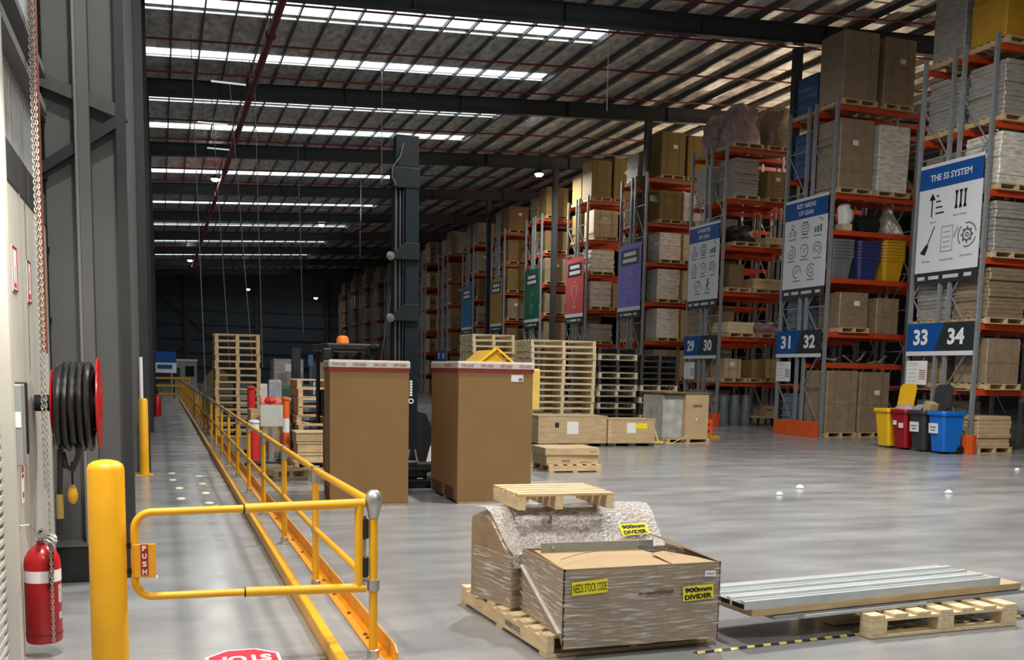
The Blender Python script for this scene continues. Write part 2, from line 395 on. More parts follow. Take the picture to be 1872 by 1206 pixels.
for i in range(-3, 8):
    y = R0+BAY*i
    strip(y+2.65, .9, SKY_L); strip(y+3.45, .10, SKY_L*.6)
    strip(y+7.1, .55, SKY_L, 4.0 if i == 7 else -.3, 12.2); strip(y+7.56, .10, SKY_L*.6)
# end wall framing
ew = bpy.data.objects.new('trim_5', None); COL.objects.link(ew); struct(ew)
for z in (1.6, 3.0, 4.4, 5.8, 7.2, 8.6): B(-1, 104.4, z-.08, 30, 104.6, z+.08).build('girt', COLD, ew)
for x in (2.6, 9.4, 16.5, 23): B(x-.2, 104.1, 0, x+.2, 104.6, 11).build('wall_post', COLD, ew)
MB().bar((-.8, 104.2, 9.5), (9.2, 104.2, 1.0), .16, .16).build('cross_brace', COLD, ew)
MB().bar((-.8, 104.3, 1.0), (9.2, 104.3, 9.5), .16, .16).build('cross_brace', COLD, ew)

# ================================================================== LANE: HANDRAIL, GATE, BOLLARDS
hr = thing('handrail', 'long yellow two-rail handrail with kickplate running beside the walkway', 'handrail', (1.05, 5.26, 0))
PY = [0, 1.90, 3.83, 5.75, 7.65] + [7.65+1.93*i for i in range(1, 25)]
END = PY[-1]
for i, y in enumerate(PY):
    x = .035 if i == 0 else 0
    MB().cyl((x, y, .03), (x, y, .88), .024, 12).build('post', YEL, hr)
    if i == 0:
        MB().lathe([(.030, .80), (.033, .83), (.043, .86), (.046, .90), (.038, .935), (.02, .95)], (x, y, 0), 16).build('end_elbow', GALV, hr)
        MB().cyl((x, y, .395), (x, y, .455), .034, 14).build('hinge_collar', GALV, hr)
    else:
        MB().cyl((x, y, .78), (x, y, .90), .031, 12).build('top_clamp', GALV, hr)
        MB().cyl((x, y, .415), (x, y, .455), .030, 12).build('cross_clamp', GALV, hr)
    MB().lathe([(.055, 0), (.055, .012), (.034, .014), (.034, .06), (.026, .065)], (x, y, 0), 12).build('foot_socket', GALV, hr)
MB().cyl((.035, 0, .875), (0, 1.9, .87), .024, 12).cyl((0, 1.9, .87), (0, END, .87), .024, 12).build('top_rail', YEL, hr)
MB().cyl((.035, .0, .43), (0, 1.9, .435), .022, 12).cyl((0, 1.9, .435), (0, END, .435), .022, 12).build('mid_rail', YEL, hr)
kp = MB(); kp.box(.05, -.15, 0, .135, END, .008); kp.add([(.135, -.15, 0), (.143, -.15, 0), (.143, -.15, .075), (.135, -.15, .075), (.135, -.08, .105), (.143, -.08, .105), (.135, END, 0), (.143, END, 0), (.143, END, .105), (.135, END, .105)],
   [(0, 1, 2, 3), (3, 2, 5, 4), (0, 3, 4, 9, 8-2+0) if False else (0, 3, 4, 9, 6), (1, 7, 8, 5, 2), (4, 5, 8, 9), (6, 9, 8, 7), (0, 6, 7, 1)])
kp.build('kickplate', ORG, hr)
bl = MB()
for y in (.42, .5, 1.05, 1.62, 2.1, 2.65, 3.3, 3.95, 4.6, 5.3): bl.lathe([(.012, .008), (.012, .02), (.005, .022)], (.09, y, 0), 8)
bl.build('anchor_bolt', M('bolt_rust', (.22, .09, .02), .6, .3, .1), hr)

kr = thing('floor_guard_rail', 'low yellow guard rail bolted to the floor left of the handrail', 'rail', (.875, 3.6, 0))
B(-.03, 0, .0, .03, 48, .10).build('rail', YEL, kr, .012)

gt = thing('swing_gate', 'yellow tubular swing gate closing the walkway with PUSH plate', 'gate', (0, 5.26, 0))
def arc(cx, cz, r, a0, a1, n=8): return [(cx+r*math.cos(a0+(a1-a0)*i/n), 0, cz+r*math.sin(a0+(a1-a0)*i/n)) for i in range(n+1)]
zt, zb, xl, rr = .862, .428, -.135, .085
pts = [(.42, 0, .868)] + [(xl+rr, 0, zt)] + arc(xl+rr, zt-rr, rr, PI/2, PI)[1:] + arc(xl+rr, zb+rr, rr, PI, 1.5*PI) + [(.42, 0, .424)]
MB().tube(pts, .020, 12).build('loop_tube', YEL, gt)
MB().cyl((.405, 0, .868), (1.036, 0, .880), .0255, 14).build('top_sleeve', YEL, gt)
MB().cyl((.405, 0, .424), (1.044, 0, .412), .0255, 14).build('bottom_sleeve', YEL, gt)
rg = MB(); rg.cyl((.398, 0, .868), (.406, 0, .868), .0262, 14); rg.cyl((.398, 0, .424), (.406, 0, .424), .0262, 14); rg.build('sleeve_end', INK, gt)
MB().cyl((1.005, 0, .41), (1.005, 0, .875), .024, 12).build('hinge_stile', YEL, gt)
hg = MB()
for z0 in (.68, .47): hg.lathe([(.006, z0-.015), (.006, z0), (.021, z0+.008), (.021, z0+.11), (.006, z0+.118), (.006, z0+.13)], (1.038, 0, 0), 14)
hg.build('hinge_spring', BLACK, gt)
hh = MB(); hh.cyl((1.038, 0, .43), (1.038, 0, .80), .008, 10); hh.box(1.025, -.02, .425, 1.049, .02, .45); hh.lathe([(.004, .455), (.018, .462), (.018, .472), (.004, .48)], (1.038, 0, 0), 12); hh.build('hinge_pin', GALV, gt)
pp = B(-.14, -.034, .535, -.035, -.022, .705).build('push_plate', ORG, gt, .003)
B(-.108, -.037, .548, -.072, -.0338, .704).build('red_strip', INKR, pp)
for i, ch in enumerate('PUSH'):
    t = text('letter', ch, 0, 0, .0, .020, .026, WHITE, pp, .03); on_face(t, (-.09, -.0385, .684-i*.040), '-Y')
B(-.085, -.03, .515, -.03, .03, .533).build('latch_foot', WHITE, gt, .004)
mb = MB(); mb.box(-.172, -.01, .55, -.14, .01, .58); mb.box(-.172, -.01, .68, -.14, .01, .71); mb.build('latch_bracket', DARK, gt)

bo = thing('bollard', 'thick yellow bollard with domed top in front at the gate', 'bollard', (-.262, 5.26, 0))
MB().lathe([(.088, 0), (.088, 1.085), (.080, 1.108), (.06, 1.122), (.03, 1.13), (.004, 1.132)], n=28).build('tube', YEL, bo)
b2 = thing('bollard', 'narrow yellow bollard against the lane side of the second grey column', 'bollard', (-.235, 15.35, 0))
MB().lathe([(.065, 0), (.065, 1.10), (.05, 1.12), (.004, 1.125)], n=20).build('tube', YEL, b2)
B(-.12, -.1, 0, .12, .1, .012).build('base_flange', YEL, b2)
wp = thing('downpipe', 'white vertical pipe above the narrow yellow bollard', 'pipe', (-.262, 15.70, 0))
MB().cyl((0, 0, 0), (0, 0, 1.72), .028, 12).build('tube', WHITE, wp)

# ------------------------------------------------------------------ floor markings
PD = M('pale_yellow_vinyl', (.95, .92, .55), .5, 0, .05)
for i, (x, y) in enumerate(((.143, 15.52), (.518, 15.07), (.148, 14.62), (.525, 14.07), (.217, 13.61), (.523, 13.02), (.217, 12.52), (.526, 12.06))):
    o = MB().prism([(.05*math.cos(a*PI/8), .105*math.sin(a*PI/8)) for a in range(16)], .0005, .003).build('floor_dot', PD, None, 0, (x, y, 0))
    side = 'left' if i % 2 == 0 else 'right'
    tag(o, 'pale yellow spot on walkway floor, %s spot of the %s pair from the gate' % (side, ORD[3-i//2]), 'floor marking', 'yellow spots on the walkway')
st = thing('floor_stop_sign', 'red octagonal STOP sticker on the walkway floor before the gate', 'floor sign', (.405, 5.46, 0), PI)
oc = lambda r: [(r*math.cos(PI/8+k*PI/4), r*math.sin(PI/8+k*PI/4)) for k in range(8)]
MB().prism(oc(.215), .0005, .003).build('border', WHITE, st); MB().prism(oc(.196), .003, .0042).build('face', M('stop_red', (.55, .02, .045), .5, 0, .05), st)
t = text('lettering', 'STOP', 0, 0, .0043, .30, .13, WHITE, st, .04)
tp = thing('hazard_tape', 'black and yellow hazard tape on floor past the front pallets', 'floor tape', (0, 0, 0))
a, b = Vector((2.9, 4.885, 0)), Vector((5.9, 5.098, 0)); d = (b-a).normalized(); nn = Vector((-d.y, d.x, 0)); Lt = (b-a).length
MB().bar(a+Vector((0, 0, .001)), b+Vector((0, 0, .001)), .048, .002).build('tape', M('tape_black', (.03, .03, .028), .6, 0, .3), tp)
mb = MB(); u = 0
while u < Lt-.1:
    p0, p1 = a+d*u, a+d*(u+.055)
    mb.add([p0-nn*.024+Vector((0, 0, .0026)), p1-nn*.024+Vector((0, 0, .0026)), p1+d*.03+nn*.024+Vector((0, 0, .0026)), p0+d*.03+nn*.024+Vector((0, 0, .0026))], [(0, 1, 2, 3)]); u += .118
mb.build('yellow_stripe', M('tape_yellow', (.74, .58, .16), .6, 0, .25, 12), tp)

# ================================================================== LEFT WALL THINGS
ex = thing('fire_extinguisher', 'red fire extinguisher hanging low on the cream wall panel', 'fire extinguisher', (-.625, 5.85, .08))
MB().lathe([(.085, 0), (.093, .012), (.093, .44), (.088, .47), (.07, .505), (.045, .53), (.026, .54), (.026, .56)], n=28).build('cylinder', RED, ex)
MB().lathe([(.0945, .045), (.0945, .052)], n=28).build('base_band', M('dark_red', (.14, .003, .006), .4), ex)
lb = MB(); n = 14
ang = [PI*1.12+PI*.86*i/n for i in range(n+1)]
vs = [(.0948*math.cos(q), .0948*math.sin(q), z) for z in (.34, .405) for q in ang]
lb.add(vs, [(i, i+1, i+n+2, i+n+1) for i in range(n)]); lb.build('white_label', WHITE, ex)
lb = MB(); ang = [PI*1.82+PI*.12*i/4 for i in range(5)]
for z0, z1 in ((.13, .17), (.22, .32)): lb.add([(.0948*math.cos(q), .0948*math.sin(q), z) for z in (z0, z1) for q in ang], [(i, i+1, i+6, i+5) for i in range(4)])
lb.build('small_label', M('label_grey', (.5, .42, .40), .5, 0, .2, 40), ex)
vl = MB(); vl.cyl((0, 0, .55), (0, 0, .60), .022, 12); vl.box(-.02, -.05, .585, .02, .05, .61); vl.bar((0, .05, .61), (0, -.11, .64), .02, .012); vl.bar((0, .05, .60), (0, -.10, .60), .02, .012); vl.build('valve', GALV, ex)
MB().tube([(.02, -.03, .59), (.05, -.09, .575), (.06, -.105, .50), (.055, -.10, .38), (.05, -.098, .30)], .011, 8).build('hose', BLACK, ex)
MB().tube([(-.01, -.02, .60), (-.05, -.08, .66), (-.09, -.09, .66), (-.10, -.08, .60)], .003, 6).build('pull_wire', GALV, ex)
def wall_sign(name, label, y, z, w_, h_, fr, inner):
    o = sign_root(name, label, 'sign', (-.728, y, z), '+X')
    B(-w_/2, -h_/2, 0, w_/2, h_/2, .004).build('panel', WHITE, o)
    mb = MB()
    for q in ((-w_/2, -h_/2, w_/2, -h_/2+.012), (-w_/2, h_/2-.012, w_/2, h_/2), (-w_/2, -h_/2, -w_/2+.012, h_/2), (w_/2-.012, -h_/2, w_/2, h_/2)): mb.box(q[0], q[1], .004, q[2], q[3], .006)
    mb.build('red_border', fr, o); return o
o = wall_sign('wall_sign', 'white sign with red border on cream panel, nearer the door', 6.0, 2.10, .17, .24, RED, None); B(-.03, -.06, .0042, .03, .02, .006).build('pictogram', M('pale_grey_print', (.55, .53, .5), .5), o); text('lettering', 'FIRE', 0, -.085, .0042, .09, .025, INKR, o)
o = wall_sign('wall_sign', 'white sign with red border on cream panel, nearer the chain', 6.62, 2.08, .17, .25, RED, None); B(-.03, -.04, .0042, .03, .06, .006).build('pictogram', M('pale_grey_print', (.55, .53, .5), .5), o); text('lettering', 'HOSE', 0, -.085, .0042, .1, .03, INKR, o)
o = sign_root('extinguisher_tag', 'narrow white and red tag above the fire extinguisher', 'sign', (-.728, 6.0, .98), '+X')
B(-.045, -.15, 0, .045, .13, .004).build('panel', WHITE, o)
MB().prism([(-.045, .02), (.045, .02), (.0, .13)], .004, .006).build('red_triangle', INKR, o); mb = MB(); mb.box(-.02, -.12, .004, .02, -.09, .006); mb.box(-.035, -.01, .004, .035, .01, .006); mb.build('print', INKR, o)
cb = thing('door_control_box', 'grey control box with label mounted beside the roller door', 'control box', (-.73, 5.70, 1.07))
B(.0, -.09, .0, .06, .06, .42).build('casing', M('box_grey', (.30, .31, .32), .45, .1, .05), cb, .006)
B(.012, -.093, .20, .056, -.09, .28).build('label', WHITE, cb); B(.0, .062, .05, .07, .10, .43).build('cable_guide', BLACK, cb, .006)
# hose reel on the wall, seen nearly edge on
hs = thing('hose_reel', 'red fire hose reel wound with black hose beside the grey column', 'hose reel', (-.718, 6.62, 1.36))
MB().lathe([(.28, .355), (.285, .36), (.285, .366), (.26, .372), (.09, .372), (.08, .38), (.03, .38)], n=36, axis='X').build('outer_disc', RED, hs)
MB().lathe([(.20, .10), (.205, .106), (.20, .112)], n=36, axis='X').build('inner_disc', RED, hs)
MB().lathe([(.05, 0), (.05, .37)], n=16, axis='X').build('hub', DARK, hs)
hp = []
for layer, rad in ((0, .15), (1, .187), (2, .224), (3, .258)):
    nt_ = 5
    for i in range(nt_*16):
        q = 2*PI*i/16; f = i/(nt_*16); xx = .135+.195*(f if layer % 2 == 0 else 1-f)
        hp.append((xx+.012*math.sin(i*.37+layer), rad*math.cos(q)*(1+.03*math.sin(i*.21)), rad*math.sin(q)-(.02 if layer == 3 else 0)))
MB().tube(hp, .019, 8).build('hose', M('black_rubber', (.012, .012, .013), .28, 0, .2, 8), hs)
mb = MB(); mb.tube([(.26, -.10, -.2), (.24, -.13, -.32), (.21, -.12, -.40), (.17, -.08, -.38), (.15, -.05, -.30)], .017, 8); mb.tube([(.14, -.06, -.2), (.135, -.08, -.42), (.13, -.09, -.55)], .017, 8); mb.build('loose_hose', BLACK, hs)
MB().cyl((.13, -.09, -.55), (.13, -.09, -.70), .02, 12).build('nozzle', M('brass', (.45, .33, .10), .4, .6, .1), hs)
MB().cyl((.125, -.085, -.70), (.125, -.085, -.80), .024, 12).build('nozzle_grip', BLACK, hs)
o = thing('valve_handle', 'small yellow valve handle hanging under the hose reel', 'valve', (-.52, 6.60, .80)); MB().lathe([(.01, -.06), (.026, -.04), (.03, 0), (.02, .04), (.006, .06)], n=12).build('grip', YELP, o); MB().cyl((0, 0, .05), (0, 0, .20), .006, 8).build('stem', DARK, o)
rp = thing('riser_pipe', 'rust brown riser pipe feeding the hose reel beside the chain', 'pipe', (-.655, 6.62, 1.2))
MB().cyl((0, 0, .46), (0, 0, 9), .021, 12).build('tube', RUST, rp)
# hand chain of the roller door
ch = thing('hand_chain', 'long galvanised hand chain of the roller door hanging by extinguisher', 'chain', (-.565, 5.70, 0))
def chain(x, y, z0, z1, parent, name):
    mb = MB(); z = z0; k = 0
    while z < z1:
        pts = []
        for i in range(8):
            q = 2*PI*i/8; u, v = .0062*math.cos(q), .0115*math.sin(q)
            pts.append((x+(u if k % 2 == 0 else 0), y+(u if k % 2 else 0), z+v))
        mb.tube(pts, .0030, 5, True); z += .0175; k += 1
    return mb.build(name, M('chain_steel', (.40, .39, .36), .45, .6, .2, 30), parent)
chain(0, 0, .12, 4.3, ch, 'strand'); chain(-.02, .03, .95, 4.3, ch, 'strand')
mb = MB()
for i in range(3): mb.tube([(.0+.03*math.cos(q*PI/6+i), -.01+.02*math.sin(q*PI/6), .66+.014*i+.012*math.sin(q*PI/3+i)) for q in range(12)], .006, 6, True)
mb.build('gathered_links', GALV, ch)
wb = thing('wall_bundle', 'white wrapped bundle hanging high on the corrugated wall', 'bundle', (-.76, 6.3, 3.72)); MB().loft([[(.09*math.cos(q*PI/4)*s, .13*math.sin(q*PI/4)*s, z) for q in range(8)] for z, s in ((0, .8), (.05, 1), (.2, 1.02), (.26, .8))]).build('wrapping', WHITE, wb)
bt = thing('conduit_clips', 'thin dark conduit with clips running up the column web', 'conduit', (-.745, 7.93, 0))
mb = MB(); mb.cyl((0, 0, 1.0), (0, 0, 5), .008, 8); [mb.box(-.015, -.015, z, .015, .04, z+.03) for z in (1.9, 2.4, 2.9, 3.3)]; mb.build('tube', DARK, bt)
e2 = thing('fire_extinguisher', 'distant red fire extinguisher at a column beside the walkway', 'fire extinguisher', (-.06, 25.25, .38)); MB().lathe([(.085, 0), (.085, .44), (.05, .52), (.02, .56)], n=14).build('cylinder', RED, e2); MB().cyl((0, 0, .55), (0, 0, .63), .03, 8).build('valve', BLACK, e2)

# ================================================================== PALLETS, FRONT GOODS
def pallet_mesh(w_=1.1, d_=1.1, h_=.14, slats=7, kind='stringer', axis='x'):
    """deck slats run along x (or along y when axis is y); three bearers the other way"""
    mb = MB(); W, D = (w_, d_) if axis == 'x' else (d_, w_)
    bw = .09; t = .02
    def put(x0, y0, z0, x1, y1, z1):
        if axis == 'x': mb.box(x0, y0, z0, x1, y1, z1)
        else: mb.box(y0, x0, z0, y1, x1, z1)
    pitch = (D-bw)/(slats-1)
    for i in range(slats): put(-W/2, -D/2+i*pitch, h_-t, W/2, -D/2+i*pitch+bw, h_)
    for i in (-1, 0, 1): put(i*(W/2-.05)-.04, -D/2, t, i*(W/2-.05)+.04, D/2, h_-t)
    for i in (0, 1, 2): put(-W/2, -D/2+i*(D-bw)/2, 0, W/2, -D/2+i*(D-bw)/2+bw, t)
    return mb
def pallet_parts(root, w_, d_, h_, slats, mat, bear=.05, axis='y', t=.02, sw=.09, bottoms=True):
    """pallet with separate boards; slats along `axis`, bearers across"""
    W, D = w_, d_
    L, A = (D, W) if axis == 'y' else (W, D)       # slat length, across length
    def put(name, a0, l0, z0, a1, l1, z1):
        (B(a0, l0, z0, a1, l1, z1) if axis == 'y' else B(l0, a0, z0, l1, a1, z1)).build(name, mat, root, .003)
    p = (A-sw)/(slats-1)
    for i in range(slats): put('deck_board', -A/2+i*p, -L/2, h_-t, -A/2+i*p+sw, L/2, h_)
    for i in (-1, 0, 1): put('bearer', -A/2, i*(L/2-bear/2)-bear/2, t if bottoms else 0, A/2, i*(L/2-bear/2)+bear/2, h_-t)
    if bottoms:
        for i in (0, 1, 2): put('base_board', -A/2+i*(A-sw)/2, -L/2, 0, -A/2+i*(A-sw)/2+sw, L/2, t)

# front pallet: three bearers run away from the camera, deck boards across
fp = thing('pallet', 'large pale pallet under the wrapped divider cartons in the foreground', 'pallet', (2.545, 5.755, 0), .055)
W_, D_ = 1.13, 1.42
for i in range(9): B(-W_/2+.0, -D_/2+i*(D_-.1)/8, .112, W_/2, -D_/2+i*(D_-.1)/8+.1, .132).build('deck_board', WOODL, fp, .003)
for i in (-1, 0, 1):
    o = B(i*(W_/2-.025)-.025, -D_/2, .022, i*(W_/2-.025)+.025, D_/2, .112).build('bearer', WOODL, fp, .003)
    if i == -1:
        t = text('stamp', 'WEBSTOCK', 0, 0, 0, .24, .035, INKG, fp, .02); t.matrix_local = Matrix.Translation((-W_/2-.0015, -.22, .068)) @ Matrix(((0, 0, -1), (-1, 0, 0), (0, 1, 0))).to_4x4()
for i in (0, 1, 2): B(-W_/2, -D_/2+i*(D_-.1)/2, 0, W_/2, -D_/2+i*(D_-.1)/2+.1, .022).build('base_board', WOODL, fp, .003)

# front carton, open topped and slumped, wrapped in film
fc = thing('divider_carton', 'film-wrapped open cardboard carton with NEEDS STOCK CODE label in front', 'carton', (2.59, 4.94, .135))
X0, X1, Y0, Y1, HT = -.505, .490, 0, .67, .388
SAG = -.066
th = .008
wl = MB()
def wall(mb, p, q, h0, h1, th, b0=0, b1=0):
    """upright board from p to q with heights h0..h1, thickness inwards (left of p->q)"""
    p = Vector((p[0], p[1], 0)); q = Vector((q[0], q[1], 0)); n = Vector((-(q-p).y, (q-p).x, 0)).normalized()*th
    z = Vector((0, 0, 1)); mb.add([p+z*b0, q+z*b1, q+z*b1+n, p+z*b0+n, p+z*h0, q+z*h1, q+z*h1+n, p+z*h0+n], [(3, 2, 1, 0), (4, 5, 6, 7), (0, 1, 5, 4), (1, 2, 6, 5), (2, 3, 7, 6), (3, 0, 4, 7)])
wall(wl, (X0, Y0), (X1, Y0), HT, HT, th, SAG, SAG); wall(wl, (X1, Y0), (X1, .05), HT, HT, th, SAG, 0); wall(wl, (X1, .05), (X1, Y1), HT, HT, th)
wall(wl, (X1, Y1), (X0, Y1), HT-.02, HT+.0, th); wall(wl, (X0, Y1), (X0, .05), HT, HT, th); wall(wl, (X0, .05), (X0, Y0), HT, HT, th, 0, SAG)
wl.build('carton_wall', CARDW, fc)
B(X0+.01, Y0+.01, 0, X1-.01, Y1-.01, .008).build('carton_base', CARDD, fc)
fl_ = MB(); fl_.add([(X0+.02, .02, HT-.012), (X1-.16, .02, HT-.012), (X1-.30, Y1-.04, HT-.005), (X0+.06, Y1-.04, HT-.005), (X0+.02, .02, HT-.10), (X1-.16, .02, HT-.10), (X1-.30, Y1-.04, HT-.10), (X0+.06, Y1-.04, HT-.10)],
   [(0, 1, 2, 3), (7, 6, 5, 4), (0, 4, 5, 1), (1, 5, 6, 2), (2, 6, 7, 3), (3, 7, 4, 0)]); fl_.build('packed_sheet', M('tan_sheet', (.42, .285, .15), .75, 0, .06, 3), fc)
fl2 = MB(); fl2.add([(X1-.30, .01, HT-.008), (X1-.01, .01, HT-.006), (X1-.06, .16, HT+.0), (X1-.22, .30, HT+.02), (X1-.30, .30, HT+.008), (X1-.30, .01, HT-.012), (X1-.01, .01, HT-.010), (X1-.06, .16, HT-.004), (X1-.22, .30, HT+.016), (X1-.30, .30, HT+.004)],
   [(0, 1, 2, 3, 4), (9, 8, 7, 6, 5), (0, 5, 6, 1), (1, 6, 7, 2), (2, 7, 8, 3), (3, 8, 9, 4), (4, 9, 5, 0)]); fl2.build('folded_flap', M('tan_sheet', (.42, .285, .15), .75, 0, .06, 3), fc)
fl3 = MB(); fl3.add([(X1-.004, .02, HT), (X1-.004, .40, HT+.0), (X1-.10, .46, HT+.065), (X1-.16, .60, HT+.075), (X1-.012, .02, HT), (X1-.012, .40, HT), (X1-.108, .46, HT+.06), (X1-.165, .60, HT+.07)],
   [(0, 1, 2, 3), (7, 6, 5, 4), (0, 4, 5, 1), (1, 5, 6, 2), (2, 6, 7, 3), (3, 7, 4, 0)]); fl3.build('torn_flap', CARDD, fc)
vs = []; fs = []
def film_panel(mb, p, q, z0, z1, nx=24, nz=12, amp=.006, seed=0):
    p = Vector(p); q = Vector(q); n = Vector(((q-p).y, -(q-p).x, 0)).normalized(); base = len(mb.v); V = []
    for j in range(nz+1):
        for i in range(nx+1):
            pt = p.lerp(q, i/nx); z = z0+(z1-z0)*j/nz
            k = noise.noise((i*.5+seed, j*.9-i*.35, seed*1.7))*amp+amp
            if i in (0, nx): k = .004
            V.append(pt+n*k+Vector((0, 0, z)))
    mb.add(V, [(j*(nx+1)+i, j*(nx+1)+i+1, (j+1)*(nx+1)+i+1, (j+1)*(nx+1)+i) for j in range(nz) for i in range(nx)])
fm = MB(); film_panel(fm, (X0-.004, -.004, 0), (X1+.004, -.004, 0), SAG, HT-.012, seed=1); film_panel(fm, (X0-.004, Y1, 0), (X0-.004, -.004, 0), .002, HT-.012, 14, 12, seed=4); film_panel(fm, (X1+.004, -.004, 0), (X1+.004, Y1, 0), .002, HT-.02, 14, 12, seed=7)
fm.sm = True; fm.build('stretch_film', FILM, fc)
mb = MB(); mb.bar((X0-.006, Y1-.02, HT-.10), (X0-.006, .02, .02), .028, .012); mb.build('film_rope', M('twisted_film', (.60, .58, .54), .3, 0, .1, 10, coat=.5), fc)
def label(parent, x, y, z, w_, h_, lines, rz=0, mat=LABY, ink=INK, name='yellow_label', cap='yellow label'):
    o = B(-w_/2, -h_/2, 0, w_/2, h_/2, .002).build(name, mat, parent); o['label'] = cap
    o.matrix_local = Matrix.Translation((x, y, z)) @ Matrix(((1, 0, 0), (0, 0, -1), (0, 1, 0))).to_4x4() @ Matrix.Rotation(rz, 4, 'Z')
    for (tx, cx, cy, tw, thh, bd) in lines: text('lettering', tx, cx, cy, .0022, tw, thh, ink, o, bd)
    return o
label(fc, -.355, -.019, .285, .215, .075, [('NEEDS STOCK CODE', 0, 0, .205, .048, .004)], .05, cap='yellow NEEDS STOCK CODE label')
label(fc, .335, -.019, .215, .20, .085, [('900mm', 0, .02, .18, .030, .05), ('DIVIDER', 0, -.021, .18, .030, .05)], .05, cap='yellow 900mm DIVIDER label')
label(fc, .41, -.019, .325, .07, .034, [('------', 0, 0, .05, .006, .02)], 0, WHITE, INKG, 'white_label', 'small white label')
mb = MB(); random.seed(3)
for i in range(9): mb.box(-.05+i*.026, -.0188, .225+random.uniform(-.004, .004), -.035+i*.026+random.uniform(0, .012), -.018, .234+random.uniform(-.004, .012))
mb.build('handwriting', M('marker_ink', (.10, .07, .05), .7, 0, 0), fc)
# grey steel strip and wires lying in the carton
gs = thing('steel_strip', 'flat grey steel strip lying across the back of the open carton', 'metal strip', (2.53, 5.47, .520), -.05)
B(-.37, -.006, 0, .37, .006, .055).build('strip', M('grey_strip', (.30, .31, .30), .5, .3, .05), gs); mb = MB(); mb.lathe([(.010, -.02), (.010, -.006), (.004, -.005)], (-.30, 0, .03), 8, 'Y'); mb.lathe([(.010, -.02), (.010, -.006), (.004, -.005)], (.28, .0, .02), 8, 'Y'); mb.build('bolt', GALV, gs)
ws = thing('tie_wire', 'thin loose tie wire lying on the packed cardboard sheet', 'wire', (2.5, 5.2, .548)); MB().tube([(-.37, -.10, 0), (-.2, .02, .004), (.05, .12, .006), (.25, .04, .006), (.40, -.05, .006), (.30, .22, .010)], .002, 5).build('strand', INKG, ws)

# rear stack of cartons with sloping, film covered front
rc = thing('divider_carton', 'lumpy film-wrapped carton with sloping top behind the open carton', 'carton', (2.52, 5.66, .135))
prof = [(.0, .0), (.0, .335), (.07, .375), (.24, .55), (.31, .585), (.45, .578), (.47, .54), (.47, 0)]
rings = []
NX = 22
for i in range(NX+1):
    x = -.60+1.20*i/NX; e = min(i, NX-i); s = 1 if e > 1 else (.97 if e == 1 else .93)
    rings.append([(x+max(0, -x-.25)/.35*.12*(1-y/.47), y+noise.noise((x*6, y*9, z*7))*.012*(1 if z else 0), z*s*(1-.03*noise.noise((x*3, y*5, 1)))) for y, z in prof])
rc_ = MB(); rc_.loft(rings); rc_.build('carton_body', BROWNW, rc)
fm = MB(); V = []
pf = [(-.008, .25), (-.008, .34), (.066, .383), (.155, .475), (.236, .56), (.31, .595), (.455, .588)]
for i in range(31):
    x = -.598+1.196*i/30
    for j, (y, z) in enumerate(pf): V.append((x+max(0, -x-.25)/.35*.12*(1-max(y, 0)/.47), y+noise.noise((i*.8, j*1.3, 2))*.008, z+noise.noise((i*.9, j*1.7, 5))*.01+.004))
m_ = len(pf); fm.add(V, [(i*m_+j, i*m_+j+1, (i+1)*m_+j+1, (i+1)*m_+j) for i in range(30) for j in range(m_-1)]); fm.sm = True
def bubble():
    m = bpy.data.materials.new('crinkled_film'); m.use_nodes = True; nt = m.node_tree; nt.nodes.clear(); L = nt.links.new
    o = nt.nodes.new('ShaderNodeOutputMaterial'); mix = nt.nodes.new('ShaderNodeMixShader'); tr = nt.nodes.new('ShaderNodeBsdfTransparent'); g = nt.nodes.new('ShaderNodeBsdfPrincipled')
    g.inputs['Base Color'].default_value = (.60, .55, .52, 1); g.inputs['Roughness'].default_value = .25
    tc = nt.nodes.new('ShaderNodeTexCoord'); n = nt.nodes.new('ShaderNodeTexNoise'); n.inputs['Scale'].default_value = 55; n.inputs['Detail'].default_value = 4
    r = nt.nodes.new('ShaderNodeValToRGB'); r.color_ramp.elements[0].position = .38; r.color_ramp.elements[1].position = .62; r.color_ramp.elements[0].color = (.55, .55, .55, 1); r.color_ramp.elements[1].color = (.95, .95, .95, 1)
    bp = nt.nodes.new('ShaderNodeBump'); bp.inputs['Strength'].default_value = 1; bp.inputs['Distance'].default_value = .02
    L(tc.outputs['Object'], n.inputs[0]); L(n.outputs['Fac'], r.inputs[0]); L(n.outputs['Fac'], bp.inputs['Height']); L(bp.outputs[0], g.inputs['Normal']); L(r.outputs[0], mix.inputs[0]); L(tr.outputs[0], mix.inputs[1]); L(g.outputs[0], mix.inputs[2]); L(mix.outputs[0], o.inputs[0]); return m
BUB = bubble(); fm.build('crinkled_film', BUB, rc)
fm = MB(); film_panel(fm, (-.592, .46, 0), (-.487, 0, 0), .002, .34, 12, 10, .006, 3); fm.sm = True; fm.build('stretch_film', FILM, rc)
o = label(rc, .36, .10, .46, .20, .09, [('900mm', 0, .02, .17, .030, .05), ('DIVIDER', 0, -.023, .17, .030, .05)], .05, cap='yellow 900mm DIVIDER label')
o.matrix_local = Matrix.Translation((.40, .094, .458)) @ Matrix.Rotation(math.radians(46), 4, 'X') @ Matrix.Rotation(.06, 4, 'Z')
# small pallet lying on top of the rear carton
sp = thing('pallet', 'small pale pallet resting on top of the wrapped divider carton', 'pallet', (2.43, 5.99, .742), -.03)
for i, y in enumerate((-.27, -.155, -.04, .075, .19)): B(-.325, y, .085, .325, y+.085, .103).build('deck_board', WOOD, sp, .003)
for x in (-.325, -.075, .275): B(x, -.27, 0, x+.05, .275, .085).build('bearer', WOODL, sp, .003)

